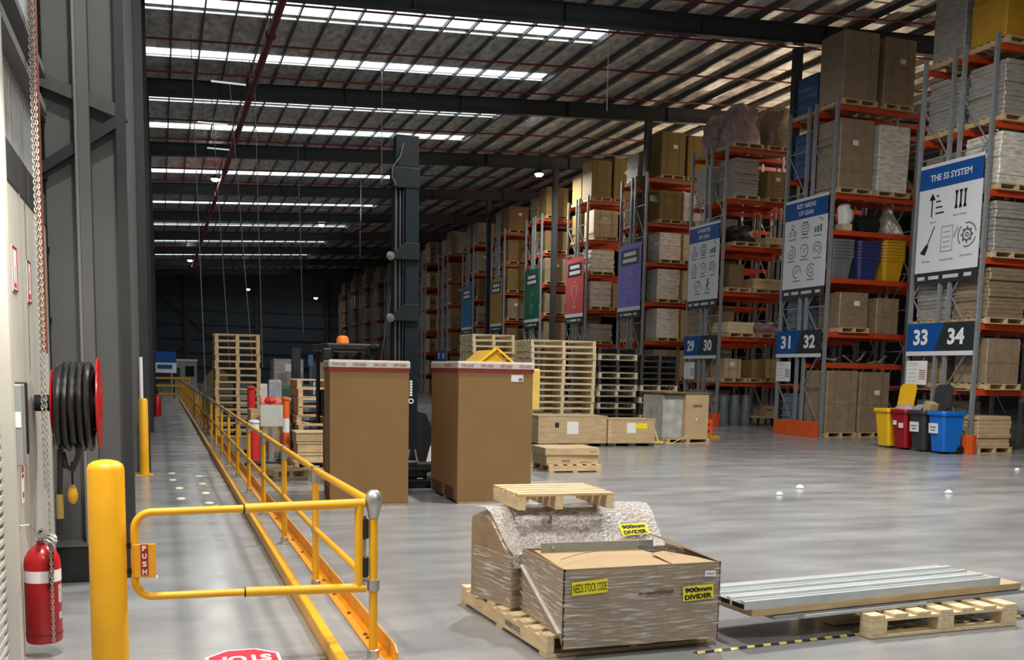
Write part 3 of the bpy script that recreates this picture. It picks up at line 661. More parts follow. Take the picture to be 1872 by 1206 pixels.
# ------------------------------------------------------------------ right hand pallet with aluminium profiles
p2 = thing('pallet', 'pale slatted pallet under the ends of the long aluminium profiles', 'pallet', (4.70, 5.26, .003), .02)
W_, D_ = 1.20, .80
for i in range(7): B(-W_/2+i*(W_-.11)/6, -D_/2, .125, -W_/2+i*(W_-.11)/6+.11, D_/2, .147).build('deck_board', WOODL, p2, .003)
for y in (-D_/2, -.05, D_/2-.1): B(-W_/2, y, .105, W_/2, y+.1, .125).build('lead_board', WOODL, p2, .003)
for y in (-D_/2, -.05, D_/2-.1):
    for x in (-W_/2, -.065, W_/2-.13):
        B(x, y, .02, x+.13, y+.1, .105).build('block', WOODL, p2, .003)
for y in (-D_/2, -.05, D_/2-.1): B(-W_/2, y, 0, W_/2, y+.1, .02).build('base_board', WOODL, p2, .003)
ANG, AX, AY = .085, 3.24, 4.985
def longbar(name, label, cat, x, y, z, length, build, group=None):
    o = thing(name, label, cat, (x, y, z), ANG, group); build(o, length); return o
RIDGE = M('aluminium_bright', (.80, .83, .84), .3, .4, .05, 8)
for k in range(4):
    def prof_(o, L):
        s = [(-.062, 0), (.062, 0), (.062, .036), (.042, .036), (.034, .018), (-.020, .018), (-.026, .05), (-.062, .05)]
        MB().prism(s, 0, L, lambda a, b, c: (c, a, b)).build('profile', RIDGE if k % 2 else ALU, o)
        MB().prism([(-.055, .005), (.055, .005), (.055, .032), (-.055, .032)], -.004, .001, lambda a, b, c: (c, a, b)).build('end_plate', DARK, o)
    longbar('aluminium_profile', 'long pale aluminium profile on right pallet, %s of four' % ('nearest', 'second from the front', 'third from the front', 'farthest')[k], 'metal profile', AX-.012*k, AY+.136*k, .224, 2.15-.0*k, prof_, 'aluminium profiles')
def plank(o, L): B(0, -.03, 0, L, .42, .045).build('plank', PLY, o, .003)
longbar('timber_plank', 'long timber plank under the aluminium profiles', 'plank', AX+.06, AY-.03, .178, 2.30, plank)
def sheet(o, L): B(0, -.03, 0, L, .40, .022).build('sheet', M('grey_sheet_metal', (.34, .36, .38), .4, .4, .15, 4), o)
longbar('metal_sheet', 'flat grey metal sheet lying on the slatted pallet under the plank', 'metal sheet', AX+.22, AY-.03, .150, 2.25, sheet)
def rod(o, L): MB().cyl((0, 0, 0), (L, 0, 0), .012, 8).build('tube', ALU, o)
longbar('thin_tube', 'thin bright metal tube sticking out in front of the plank', 'tube', AX+.42, AY-.078, .163, 1.0, rod)

# ================================================================== TALL CARTONS
def tall_carton(x, y, rz, label_, tag_side, w_, d_, h_):
    o = thing('tall_carton', label_, 'carton', (x, y, .012), rz)
    B(-w_/2, -d_/2, .02, w_/2, d_/2, h_-.13).build('carton_body', CARD, o, .008)
    B(-w_/2-.008, -d_/2-.008, h_-.15, w_/2+.008, d_/2+.008, h_-.105).build('red_strap', M('red_brown_strap', (.25, .025, .018), .5, 0, .1, 8), o)
    ld = B(-w_/2-.012, -d_/2-.012, h_-.105, w_/2+.012, d_/2+.012, h_-.03).build('lid', M('carton_white_band', (.60, .55, .50), .6, 0, .12, 8), o, .008)
    B(-w_/2-.004, -d_/2-.004, h_-.03, w_/2+.004, d_/2+.004, h_-.018).build('lid_top', M('clear_lid_film', (.56, .54, .50), .3, 0, .1, 6, coat=.5), o, .006)
    for i in range(4):
        t = text('lettering', 'TOP LOAD', 0, 0, 0, .155, .03, M('faded_red_ink', (.42, .10, .08), .6, 0, 0), ld, .02); on_face(t, (-w_/2+.11+i*(w_-.22)/3, -d_/2-.0135, h_-.068), '-Y')
    t = text('lettering', 'TOP LOAD', 0, 0, 0, .3, .03, M('faded_red_ink', (.42, .10, .08), .6, 0, 0), ld, .02); t.matrix_local = Matrix.Translation((-w_/2-.0135, -.2, h_-.068)) @ Matrix(((0, 0, -1), (-1, 0, 0), (0, 1, 0))).to_4x4()
    bs = MB(); [bs.box(-w_/2+.02, yy-.06, -.012, w_/2-.02, yy+.06, .02) for yy in (-d_/2+.08, 0, d_/2-.08)]
    bs.build('pallet_skid', WOODL, o)
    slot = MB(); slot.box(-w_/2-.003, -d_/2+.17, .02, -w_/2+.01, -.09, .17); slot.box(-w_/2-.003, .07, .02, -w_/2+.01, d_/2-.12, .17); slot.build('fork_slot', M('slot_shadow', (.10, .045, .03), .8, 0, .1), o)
    if tag_side:
        tg = B(.20*w_+.0, -d_/2-.003, h_-.255, .20*w_+.155, -d_/2, h_-.17).build('white_label', WHITE, o)
        B(.20*w_+.095, -d_/2-.0045, h_-.245, .20*w_+.145, -d_/2-.003, h_-.21).build('barcode', INKG, tg)
    return o
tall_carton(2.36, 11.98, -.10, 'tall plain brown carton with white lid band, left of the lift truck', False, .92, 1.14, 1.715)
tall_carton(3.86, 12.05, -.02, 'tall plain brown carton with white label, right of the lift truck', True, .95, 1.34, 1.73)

# ================================================================== REACH TRUCK
rtk = thing('reach_truck', 'black reach truck with raised mast parked between the tall cartons', 'reach truck', (3.17, 13.35, 0))
ms = MB(); ms.box(-.02, -.10, .1, .17, .12, 4.05); ms.build('outer_mast', M('mast_blue_black', (.010, .017, .021), .6, 0, .1, spec=.1), rtk, .01)
ms = MB(); ms.box(-.165, .02, .5, -.02, .12, 4.3); ms.build('inner_mast', DARK, rtk)
cy = MB(); cy.cyl((-.13, -.02, .5), (-.13, -.02, 4.05), .022, 10); cy.cyl((-.075, -.03, .5), (-.075, -.03, 4.0), .016, 10); cy.cyl((-.032, -.05, .6), (-.032, -.05, 4.0), .010, 8); cy.build('lift_cylinder', M('chrome_grey', (.13, .14, .15), .35, .8, .1), rtk)
hd = MB(); hd.box(-.19, -.11, 4.02, .18, .12, 4.30); hd.box(-.15, -.08, 4.30, .17, .10, 4.72); hd.build('mast_head', DARK, rtk, .015)
MB().tube([(-.15, -.1, 4.05), (-.21, -.12, 4.15), (-.20, -.12, 4.28), (-.1, -.12, 4.42), (-.06, -.12, 4.60)], .013, 8).build('hydraulic_hose', M('hose_grey', (.05, .05, .055), .5), rtk)
B(.06, -.104, 4.20, .10, -.10, 4.28).build('sticker', WHITE, rtk)
for z in (3.18, 2.36):
    c = MB().prism([(-.02, -.10), (.17, -.10), (.17, .13), (-.03, .13), (-.16, .04), (-.24, -.06), (-.22, -.11), (-.15, -.10), (-.08, -.03)] if False else [(-.20, -.04), (-.03, .13), (.175, .13), (.175, -.10), (-.02, -.10), (-.16, -.10), (-.24, -.085)], 0, .26,
        lambda a, b, h: (a, -.13-h*.0, z+b) if False else (a, -.14+h*.55, z+b)); c.build('mast_bracket', DARK, rtk, .01)
    MB().lathe([(.01, -.15), (.055, -.14), (.06, -.12), (.055, -.10), (.01, -.09)], (-.225, 0, z-.06), 12, 'Y').build('work_lamp', M('lamp_lens', (.10, .10, .10), .3, 0, .1), rtk)
lg = MB(); lg.tube([(.075+.03*math.cos(q*PI/8), -.104, 1.18+.03*math.sin(q*PI/8)) for q in range(16)], .009, 6, True)
for i in range(6): lg.box(.058, -.105, 1.25+i*.037, .094, -.101, 1.278+i*.037)
lg.build('mast_emblem', WHITE, rtk)
ch_ = MB(); ch_.box(-.10, -.12, .12, .55, .30, .34); ch_.box(.10, -.05, .34, .30, .25, 1.0); ch_.box(-.9, .2, .1, .45, 1.4, .9); ch_.box(-.95, 1.0, .9, .30, 1.4, 1.3); ch_.build('chassis', BLACK, rtk, .03)
MB().prism([(.17, .3), (.30, .3), (.42, .75), (.30, 1.02), (.17, 1.05)], -.06, .2, lambda a, b, c: (a, c, b)).build('fork_carriage', BLACK, rtk, .01)
fo = MB(); fo.box(-.06, -.35, .05, .60, -.05, .10); fo.box(.0, -.14, .23, .62, -.12, .245); fo.build('fork', DARK, rtk)
mb = MB(); mb.bar((.02, -.135, .36), (.05, -.135, .52), .02, .02); mb.bar((.16, -.135, .36), (.13, -.135, .52), .02, .02); mb.box(.0, -.14, .34, .18, -.12, .365); mb.build('tie_bracket', GALV, rtk)
wh = MB(); wh.lathe([(.02, -.06), (.12, -.055), (.13, 0), (.12, .055), (.02, .06)], (.36, -.02, .13), 18, 'X'); wh.build('wheel', M('wheel_grey', (.12, .12, .12), .5), rtk)
B(.30, -.03, .28, .50, .0, .55).build('white_sheet', WHITE, rtk)
for x in (-.98, -.36):
    for y in (.15, 1.3): MB().cyl((x, y, .8), (x, y, 1.88), .03, 8).build('guard_post', BLACK, rtk)
B(-1.05, .1, 1.85, -.30, 1.4, 1.95).build('overhead_guard', BLACK, rtk, .02)
mb = MB(); mb.box(-.50, .05, 1.78, -.33, .16, 1.90); mb.lathe([(.02, -.02), (.05, 0), (.05, .05)], (-.42, .03, 1.90), 10, 'Y'); mb.build('guard_lamp', DARK, rtk)
MB().lathe([(.085, 0), (.085, .05), (.07, .09), (.03, .105)], (-.80, .25, 1.95), 16).build('beacon', M('beacon_orange', (.75, .20, .02), .3, 0, .05, emit=(1, .22, .02), estr=.25), rtk)
B(-1.1, .05, 1.72, -.98, .2, 1.88).build('side_mirror', BLACK, rtk, .02)

# yellow hooded hopper behind the right tall carton
yh = thing('yellow_hopper', 'yellow hopper with gabled hood standing behind the right tall carton', 'hopper', (4.90, 14.1, 0))
B(-.5, -.3, 1.04, .46, .6, 1.66).build('body', M('pale_yellow_plastic', (.66, .46, .10), .45, 0, .1, 5), yh, .02); B(-.42, -.2, .2, .1, .5, 1.04).build('support_frame', DARK, yh)
MB().prism([(-.50, 1.66), (-.02, 1.66), (-.02, 1.72), (-.24, 1.93), (-.50, 1.72)], -.3, .6, lambda a, b, c: (a, c, b)).build('hood', YELP, yh, .01)
mb = MB(); mb.box(-.52, -.33, 1.70, .02, -.30, 1.735); mb.bar((-.52, -.315, 1.73), (-.24, -.315, 1.95), .03, .03); mb.bar((.04, -.315, 1.73), (-.24, -.315, 1.95), .03, .03); mb.build('hood_rim', BINY, yh)
for x in (-.36, .06):
    for y in (-.2, .5): MB().lathe([(.02, -.03), (.10, -.03), (.11, 0), (.10, .03), (.02, .03)], (x, y, .12), 14, 'X').build('caster', BLACK, yh)
    B(x-.04, -.25, .1, x+.04, .55, .26).build('caster_mount', DARK, yh)

# ================================================================== SMALL PALLET, CRATES, PALLET STACKS
q = thing('pallet', 'low pallet carrying two flat tan cartons on the open floor', 'pallet', (6.38, 15.12, 0), -.03); pallet_parts(q, .92, .80, .12, 6, WOOD, .07, 'y')
o = thing('flat_carton', 'lower wide flat tan carton on the low pallet', 'carton', (6.36, 15.15, .12), -.03); B(-.46, -.36, 0, .44, .36, .155).build('carton_body', PLY, o, .006); mb = MB(); mb.box(-.2, -.362, .05, -.05, -.36, .075); mb.box(.12, -.362, .035, .32, -.36, .05); mb.build('print', INKG, o)
o = thing('flat_carton', 'upper flat tan carton on top of the low pallet stack', 'carton', (6.35, 15.15, .275), -.05); B(-.47, -.38, 0, .47, .38, .12).build('carton_body', PLY, o, .006); B(.30, -.382, .05, .42, -.38, .06).build('print', INKG, o)

def crate(x, y, rz, w_, d_, h_, label_, extra):
    o = thing('wooden_crate', label_, 'crate', (x, y, 0), rz)
    B(-w_/2, -d_/2, .07, w_/2, d_/2, h_).build('crate_body', PLY, o, .006)
    B(-w_/2-.012, -d_/2-.012, h_, w_/2+.012, d_/2+.012, h_+.02).build('lid', WOOD, o, .004)
    for x0 in (-w_/2+.02, -.06, w_/2-.14): B(x0, -d_/2, 0, x0+.12, d_/2, .07).build('skid', WOODD, o)
    for (nm, x0, z0, x1, z1, mt) in extra: B(x0, -d_/2-.004, z0, x1, -d_/2, z1).build(nm, mt, o)
    return o
crate(8.55, 20.3, -.02, 1.62, .7, .66, 'long pale plywood crate with white document, front of pallet stacks', [('white_label', -.14, .28, .13, .55, WHITE), ('warning_mark', -.42, .42, -.33, .53, INK)])
crate(9.96, 20.25, -.02, 1.16, .7, .60, 'plywood crate with yellow and white labels beside the wrapped box', [('white_label', -.12, .30, .10, .53, WHITE), ('yellow_label', .09, .40, .38, .52, LABY), ('edge_batten', -.57, .09, -.5, .58, WOOD)])
TPM = pallet_mesh(1.15, 1.15, .15, 6).mesh('pallet', M('cream_pine', (.74, .60, .38), .65, 0, .12, 5))
DPM = pallet_mesh(1.1, 1.1, .15, 6).mesh('pallet', WOODD)
APM = pallet_mesh(1.02, 1.1, .155, 6).mesh('pallet', WOOD)
def pstack(x, y, n, pitch, mesh, where, group, alt=None, z0=0, scale=(1, 1, 1)):
    for i in range(n):
        me = mesh if alt is None else alt[i % len(alt)]
        o = bpy.data.objects.new('pallet', me); COL.objects.link(o)
        o.location = (x+random.uniform(-.015, .015), y+random.uniform(-.015, .015), z0+i*pitch); o.rotation_euler.z = random.uniform(-.012, .012); o.scale = scale
        tag(o, 'pallet in the %s, %s' % (where, nth_top(n-1-i)), 'pallet', group)
random.seed(11)
big = pallet_mesh(1.72, 1.15, .148, 6).mesh('pallet', M('cream_pine', (.74, .60, .38), .65, 0, .12, 5))
pstack(9.27, 22.9, 16, .150, big, 'tall cream stack beside the dark pallets', 'pallets of the wide cream stack')
pstack(8.05, 24.6, 17, .150, TPM, 'cream stack half hidden behind the right tall carton', 'pallets of the hidden cream stack')
DPP = pallet_mesh(1.08, 1.1, .148, 6).mesh('pallet', M('pale_edge_wood', (.50, .43, .30), .65, 0, .15, 5))
pstack(10.75, 22.9, 15, .150, DPM, 'dark stack right of the cream stack', 'pallets of the left dark stack', [DPP, DPP, DPP, DPM, DPM, DPP, DPM, DPP, DPP, DPM, DPP, DPM, DPM, DPP, DPM])
pstack(11.93, 22.95, 14, .150, DPM, 'dark stack behind the film-covered box', 'pallets of the right dark stack', [DPP, DPP, DPP, DPP, DPM, DPM, DPP, DPM, DPP, DPM, DPM, DPM, DPM, DPM])
pstack(1.70, 24.2, 15, .157, APM, 'leaning pale stack beside the handrail', 'pallets of the stack by the handrail')
pstack(2.75, 17.9, 9, .157, APM, 'short pale stack left of the tall carton', 'pallets of the short stack')

bx = thing('boxed_pallet', 'upright cardboard box with film over its left side on pallet', 'carton', (11.75, 21.1, 0), .12)
B(-.05, -.42, .12, .62, .5, 1.18).build('carton_body', CARDM, bx, .006); B(-.62, -.30, .12, -.05, .55, 1.16).build('film_side', M('milky_film', (.44, .44, .43), .3, 0, .25, 4, .6, coat=.5, bscale=6), bx, .02)
B(-.66, -.45, 1.18, .66, .56, 1.21).build('lid', CARDD, bx); pm_ = pallet_mesh(1.25, 1.0, .12, 6).build('pallet', WOOD, bx); B(.25, -.425, .55, .30, -.42, .60).build('spot_label', WHITE, bx); B(.15, -.424, .86, .42, -.42, .92).build('print', CARDD, bx)
pj = thing('pallet_jack', 'yellow frame of a pallet jack on floor left of boxed pallet', 'pallet jack', (11.02, 20.42, 0))
mb = MB(); mb.bar((-.35, 0, .05), (-.18, .1, .38), .05, .03); mb.bar((-.18, .1, .38), (-.1, 0, .05), .05, .03); mb.box(-.45, -.05, .03, .0, .05, .08); mb.build('frame', M('faded_yellow', (.72, .60, .22), .5, 0, .1), pj); MB().tube([(.0, -.1, .04), (.2, -.15, .05), (.4, -.2, .16), (.55, -.2, .22)], .009, 8).build('strap', M('faded_yellow', (.72, .60, .22), .5, 0, .1), pj)

# ================================================================== MIDDLE LEFT CLUTTER BESIDE THE HANDRAIL
def post_bollard(x, y, label_, bands, h_, r_):
    o = thing('delineator_post', label_, 'bollard', (x, y, 0))
    MB().lathe([(.16, 0), (.16, .04), (r_+.01, .07), (r_, .08)], n=14).build('base', BLACK, o)
    z = .08
    for nm, mt, dz in bands: MB().lathe([(r_, z), (r_, z+dz)], n=14).build(nm, mt, o); z += dz
    MB().lathe([(r_*.7, z), (r_*1.1, z+.02), (r_*1.1, z+.05), (r_*.6, z+.07)], n=14).build('cap', bands[-1][1], o); return o
post_bollard(2.03, 17.3, 'orange delineator post with white band left of the timber boxes', [('sleeve', ORANGE, .42), ('white_band', WHITE, .24), ('sleeve', ORANGE, .30)], 1.05, .065)
post_bollard(1.44, 16.6, 'bright red post with orange edge close behind handrail', [('sleeve', REDB, .50), ('white_band', WHITE, .10)], .6, .085)
post_bollard(1.62, 19.2, 'red topped post with white band beside the grey board', [('sleeve', YELP, .62), ('white_band', WHITE, .08), ('sleeve', REDB, .40)], 1.1, .075)
o = thing('grey_board', 'pale grey board propped upright between the red posts', 'board', (1.78, 17.0, .0)); B(-.20, -.015, .62, .17, .015, .98).build('panel', M('pale_board', (.52, .53, .49), .6, 0, .08), o); B(-.02, -.012, 0, .02, .012, .62).build('stand_leg', GALV, o); B(-.15, -.12, 0, .15, .12, .02).build('stand_base', BLACK, o)
o = thing('mesh_roll', 'rolled orange safety mesh lying on crate behind the grey board', 'roll', (1.95, 18.25, .97)); MB().lathe([(.02, -.26), (.10, -.25), (.11, 0), (.10, .25), (.02, .26)], n=16, axis='X').build('roll', PINKM, o); 
o = thing('plywood_crate', 'pale plywood crate carrying the rolled orange mesh', 'crate', (1.86, 18.25, 0)); B(-.36, -.3, .1, .32, .3, .86).build('crate_body', PLY, o, .005); mb = MB(); mb.box(-.34, -.3, 0, -.24, .3, .1); mb.box(.2, -.3, 0, .3, .3, .1); mb.build('skid', WOODD, o)
o = thing('red_cap', 'crumpled bright red bundle on top of the grey board stand', 'bundle', (1.80, 17.6, 1.0)); MB().loft([[(.11*s*math.cos(k*PI/4)*(1+.2*math.sin(k*3)), .11*s*math.sin(k*PI/4), z) for k in range(8)] for z, s in ((-.02, .8), (.03, 1), (.09, .6), (.11, .2))]).build('cloth', REDB, o); B(-.02, -.02, -1.0, .02, .02, 0).build('stand_post', GALV, o)
for i, (x, y, z, w_, d_, h_, lb) in enumerate(((2.42, 16.4, .42, .72, .5, .16, 'upper timber box left of the tall carton'), (2.36, 16.4, .24, .55, .5, .17, 'middle timber box left of the tall carton'), (2.5, 16.35, .12, .85, .6, .11, 'bottom timber tray left of the tall carton'))):
    o = thing('timber_box', lb, 'box', (x, y, z)); B(-w_/2, -d_/2, 0, w_/2, d_/2, h_-.025).build('box_body', (CARDM, WOOD, WOODL)[i], o, .004); B(-w_/2-.01, -d_/2-.01, h_-.025, w_/2+.01, d_/2+.01, h_).build('lid', WOODL, o)
o = thing('pallet', 'pallet with dark underside beneath the timber boxes', 'pallet', (2.5, 16.3, 0)); pallet_parts(o, 1.0, .9, .12, 6, WOOD, .07, 'x')
o = thing('pallet', 'small pallet on floor just behind the handrail', 'pallet', (1.72, 14.9, 0), .2); pallet_parts(o, .5, .7, .12, 5, WOOD, .06, 'x')
o = thing('timber_board', 'loose timber board leaning over the timber boxes', 'board', (2.45, 17.0, .62)); mb = MB(); mb.bar((-.3, 0, .10), (.35, .1, -.03), .12, .02); mb.build('board', WOOD, o)
o = thing('packing_table', 'long white-railed steel packing table behind the red posts', 'table', (3.05, 24.2, 0))
B(-.75, -.03, .84, .9, .0, .89).build('front_rail', WHITE, o); B(-.75, 0, .80, .9, .8, .84).build('table_top', M('grey_laminate', (.36, .37, .37), .5), o)
for x in (-.72, .05, .85):
    for y in (.0, .76): B(x, y, 0, x+.04, y+.04, .80).build('leg', WHITE, o)
for (nm, lb, ct, x, w_, h_, mt) in (('white_canister', 'white canister standing on the packing table', 'canister', 2.35, .18, .36, WHITE), ('storage_box', 'black storage box on the packing table', 'box', 3.28, .36, .34, BLACK), ('storage_box', 'pale blue-white box on the packing table', 'box', 3.66, .28, .42, M('pale_blue_box', (.42, .50, .54), .5)), ('green_box', 'dark green box with bright label on the packing table', 'box', 2.90, .26, .30, M('dark_green_plastic', (.012, .09, .07), .5)), ('grey_bag', 'grey plastic bag slumped on the packing table', 'bag', 2.62, .30, .46, M('grey_bag', (.42, .43, .47), .4, 0, .2, 6, .5))):
    o = thing(nm, lb, ct, (x, 24.5, .842)); MB().loft([[(w_/2*s*a, w_/2*s*b, z*h_) for a, b in ((-1, -1), (1, -1), (1, 1), (-1, 1))] for z, s in ((0, .96), (.1, 1), (.9, .98), (1, .9))]).build('body', mt, o)
    B(-w_*.45, -w_*.45, h_, w_*.45, w_*.45, h_+.015).build('lid', mt, o)
o = thing('steel_pillar', 'dark steel pillar between the cartons behind the packing table', 'pillar', (3.45, 27.0, 0)); B(-.11, -.11, .012, .11, .11, 2.15).build('shaft', COLD, o); B(-.16, -.16, 0, .16, .16, .012).build('base_plate', COLD, o)
o = thing('carton_stack', 'brown carton with taped front and white label behind short pallet stack', 'carton', (4.7, 28, 0)); B(-.62, -.5, .14, .62, .5, 1.78).build('carton_body', CARDW, o, .01); pallet_mesh(1.2, 1.0, .14).build('pallet', WOOD, o); B(-.38, -.504, .14, -.28, -.5, 1.78).build('tape', CREAMC, o); B(.12, -.505, 1.3, .32, -.5, 1.48).build('white_label', WHITE, o)
o = thing('carton_stack', 'grey wrapped cartons left of the dark steel pillar', 'carton', (3.45, 29, 0)); B(-.42, -.4, .14, .42, .4, 1.85).build('carton_body', GREYW, o, .02); pallet_mesh(.9, .9, .14).build('pallet', WOOD, o); B(-.1, -.405, 1.5, .2, -.4, 1.72).build('white_label', WHITE, o)
o = thing('blue_stand', 'thin blue upright stand behind the packing table', 'stand', (3.72, 26.2, 0)); MB().cyl((0, 0, 0), (0, 0, 1.7), .035, 8).build('pole', M('mid_blue', (.04, .14, .32), .5), o); B(-.06, -.05, 1.66, .06, .05, 1.95).build('head', M('mid_blue', (.04, .14, .32), .5), o); MB().lathe([(.2, 0), (.2, .03), (.05, .05)], n=12).build('base', BLACK, o)
o = thing('cardboard_bin', 'heaped brown cardboard sheets in a bin beside the handrail', 'cardboard heap', (1.7, 33, 0)); MB().prism([(-.45, 1.0), (.42, .98), (.30, 1.42), (-.05, 1.58), (-.35, 1.22)], -.4, .4, lambda a, b, c: (a, c, b)).build('cardboard', CARDD, o); B(-.5, -.45, .1, .5, .45, 1.0).build('bin_body', M('dull_bin', (.14, .13, .12), .7), o); mb = MB(); mb.box(-.45, -.4, 0, -.3, .4, .1); mb.box(.3, -.4, 0, .45, .4, .1); mb.build('skid', WOODD, o)
o = thing('baling_machine', 'pale grey machine far beyond the cardboard heap', 'machine', (1.35, 62, 0)); B(-.75, 0, 0, .75, 1.2, 1.9).build('cabinet', M('machine_grey', (.30, .31, .31), .5), o, .02); B(-.6, -.05, .8, -.2, 0, 1.5).build('panel', BLACK, o); B(.1, -.05, 1.0, .6, 0, 1.6).build('panel', DARK, o); B(-.8, -.05, 1.9, .8, 1.25, 2.0).build('top_cover', WHITE, o)
o = thing('yellow_barrier', 'yellow double-rail barrier crossing the far end of walkway', 'barrier', (.45, 47, 0))
for x in (-.7, .8): MB().cyl((x, 0, 0), (x, 0, 1.1), .05, 10).build('post', YEL, o)
for z in (.35, .72, 1.05): B(-.7, -.03, z-.05, .8, .03, z+.05).build('rail', YEL, o)
o = sign_root('site_sign', 'blue and white sign board at the far end of the walkway', 'sign', (.25, 52, 1.75), '-Y'); B(-.55, .0, 0, .55, .55, .03).build('blue_panel', SBLUE, o); B(-.55, -.5, 0, .55, 0, .03).build('white_panel', SIGNW, o); B(-.35, -.3, .03, .35, -.1, .04).build('print', SBLUE, o); mb = MB(); mb.box(-.45, -1.75, -.03, -.38, -.5, .0); mb.box(.38, -1.75, -.03, .45, -.5, .0); mb.build('leg', DARK, o)

# ================================================================== PALLET RACKS
# row ends line up along x = 17; each row is two racks back to back, run away from the lane
LV = [1.42, 2.87, 4.30, 5.75, 7.20, 8.80]
ROWS = [(33, 17.25), (31, 22.55), (29, 27.95), (27, 33.4), (25, 38.7), (23, 44.0), (21, 49.3), (19, 54.7), (17, 60.1), (15, 65.4), (13, 70.8), (11, 76.15), (9, 81.5), (7, 86.85), (5, 92.2), (3, 97.5)]
WHERE = {33: 'SYSTEM banner row', 31: 'KEY AREAS row', 29: 'WASTES row', 27: 'purple banner row', 25: 'red banner row', 23: 'green banner row', 21: 'gold banner row', 19: 'light blue banner row'}
MESHC = {}
def cached(key, fn):
    if key not in MESHC: MESHC[key] = fn()
    return MESHC[key]
def child(name, me, parent, loc=(0, 0, 0)):
    o = bpy.data.objects.new(name, me); COL.objects.link(o); o.parent = parent; o.location = loc; return o
def frame_mesh(h):
    mb = MB(); z = .25; k = 0
    while z < h-.2:
        mb.bar((0, .04, z), (0, .86, z), .028, .028)
        if z+1.15 < h: mb.bar((0, .06 if k % 2 == 0 else .84, z+.03), (0, .84 if k % 2 == 0 else .06, z+1.12), .026, .026)
        z += 1.15 if k % 2 == 0 else 1.0; k += 1
    return mb.mesh('upright_frame', RACKG)
def post_mesh(h): return MB().box(-.042, -.036, 0, .042, .036, h).box(-.08, -.05, 0, .08, .05, .012).mesh('post', RACKG)
def beam_mesh(mat): return MB().box(.06, -.025, -.13, 2.64, .025, 0).box(.045, -.03, -.2, .075, .03, -.005).box(2.625, -.03, -.2, 2.655, .03, -.005).mesh('beam', mat)
def deck_mesh(): 
    mb = MB()
    for i in range(6): mb.box(.25+i*.44, .02, -.035, .33+i*.44, .88, -.005)
    return mb.mesh('cross_bar', BEAMD)
def rack(name, label_, x, y, bays, levels, h=9.0, group=None):
    o = thing(name, label_, 'pallet rack', (x, y, 0), 0, group)
    for b in range(bays+1):
        f = child('upright_frame', cached(('fr', h), lambda: frame_mesh(h)), o, (2.7*b+.0, 0, 0))
        for yy in (.0, .9): child('post', cached(('po', h), lambda: post_mesh(h)), f, (0, yy, 0))
    for b in range(bays):
        for z in levels:
            for yy in (0, .9): child('beam', cached('bm', lambda: beam_mesh(BEAM)), o, (2.7*b, yy, z))
    return o
# ---- loads
def rrect(w_, d_, c): return [(-w_/2+c, -d_/2), (w_/2-c, -d_/2), (w_/2, -d_/2+c), (w_/2, d_/2-c), (w_/2-c, d_/2), (-w_/2+c, d_/2), (-w_/2, d_/2-c), (-w_/2, -d_/2+c)]
def layered(w_, d_, h, n, jit, seed):
    r = random.Random(seed); rings = []
    for i in range(n):
        sx, sy, ox, oy = 1-r.random()*jit, 1-r.random()*jit, (r.random()-.5)*jit*.6, (r.random()-.5)*jit*.6
        z0, z1 = h*i/n, h*(i+1)/n
        for z, s in ((z0+.004, .985), (z0+.012, 1), (z1-.012, 1), (z1-.004, .985)):
            rings.append([(x*sx*s+ox, y*sy*s+oy, z) for x, y in rrect(w_, d_, .02)])
    return MB().loft(rings)
def lumpy(w_, d_, h, seed):
    rings = []; n = 9
    for i in range(n+1):
        t = i/n; s = (1-.25*t*t) if i < n else .55; rg = []
        for k in range(20):
            q = 2*PI*k/20; a, b = math.cos(q), math.sin(q); m = max(abs(a), abs(b)); rr_ = (1/m)*.55+.45
            e = 1+.22*noise.noise((a*2+seed, b*2, t*4))
            rg.append((a*rr_*w_/2*s*e, b*rr_*d_/2*s*e, h*t*(1+.12*noise.noise((a, b, seed))*t)))
        rings.append(rg)
    mb = MB().loft(rings); mb.sm = True; return mb
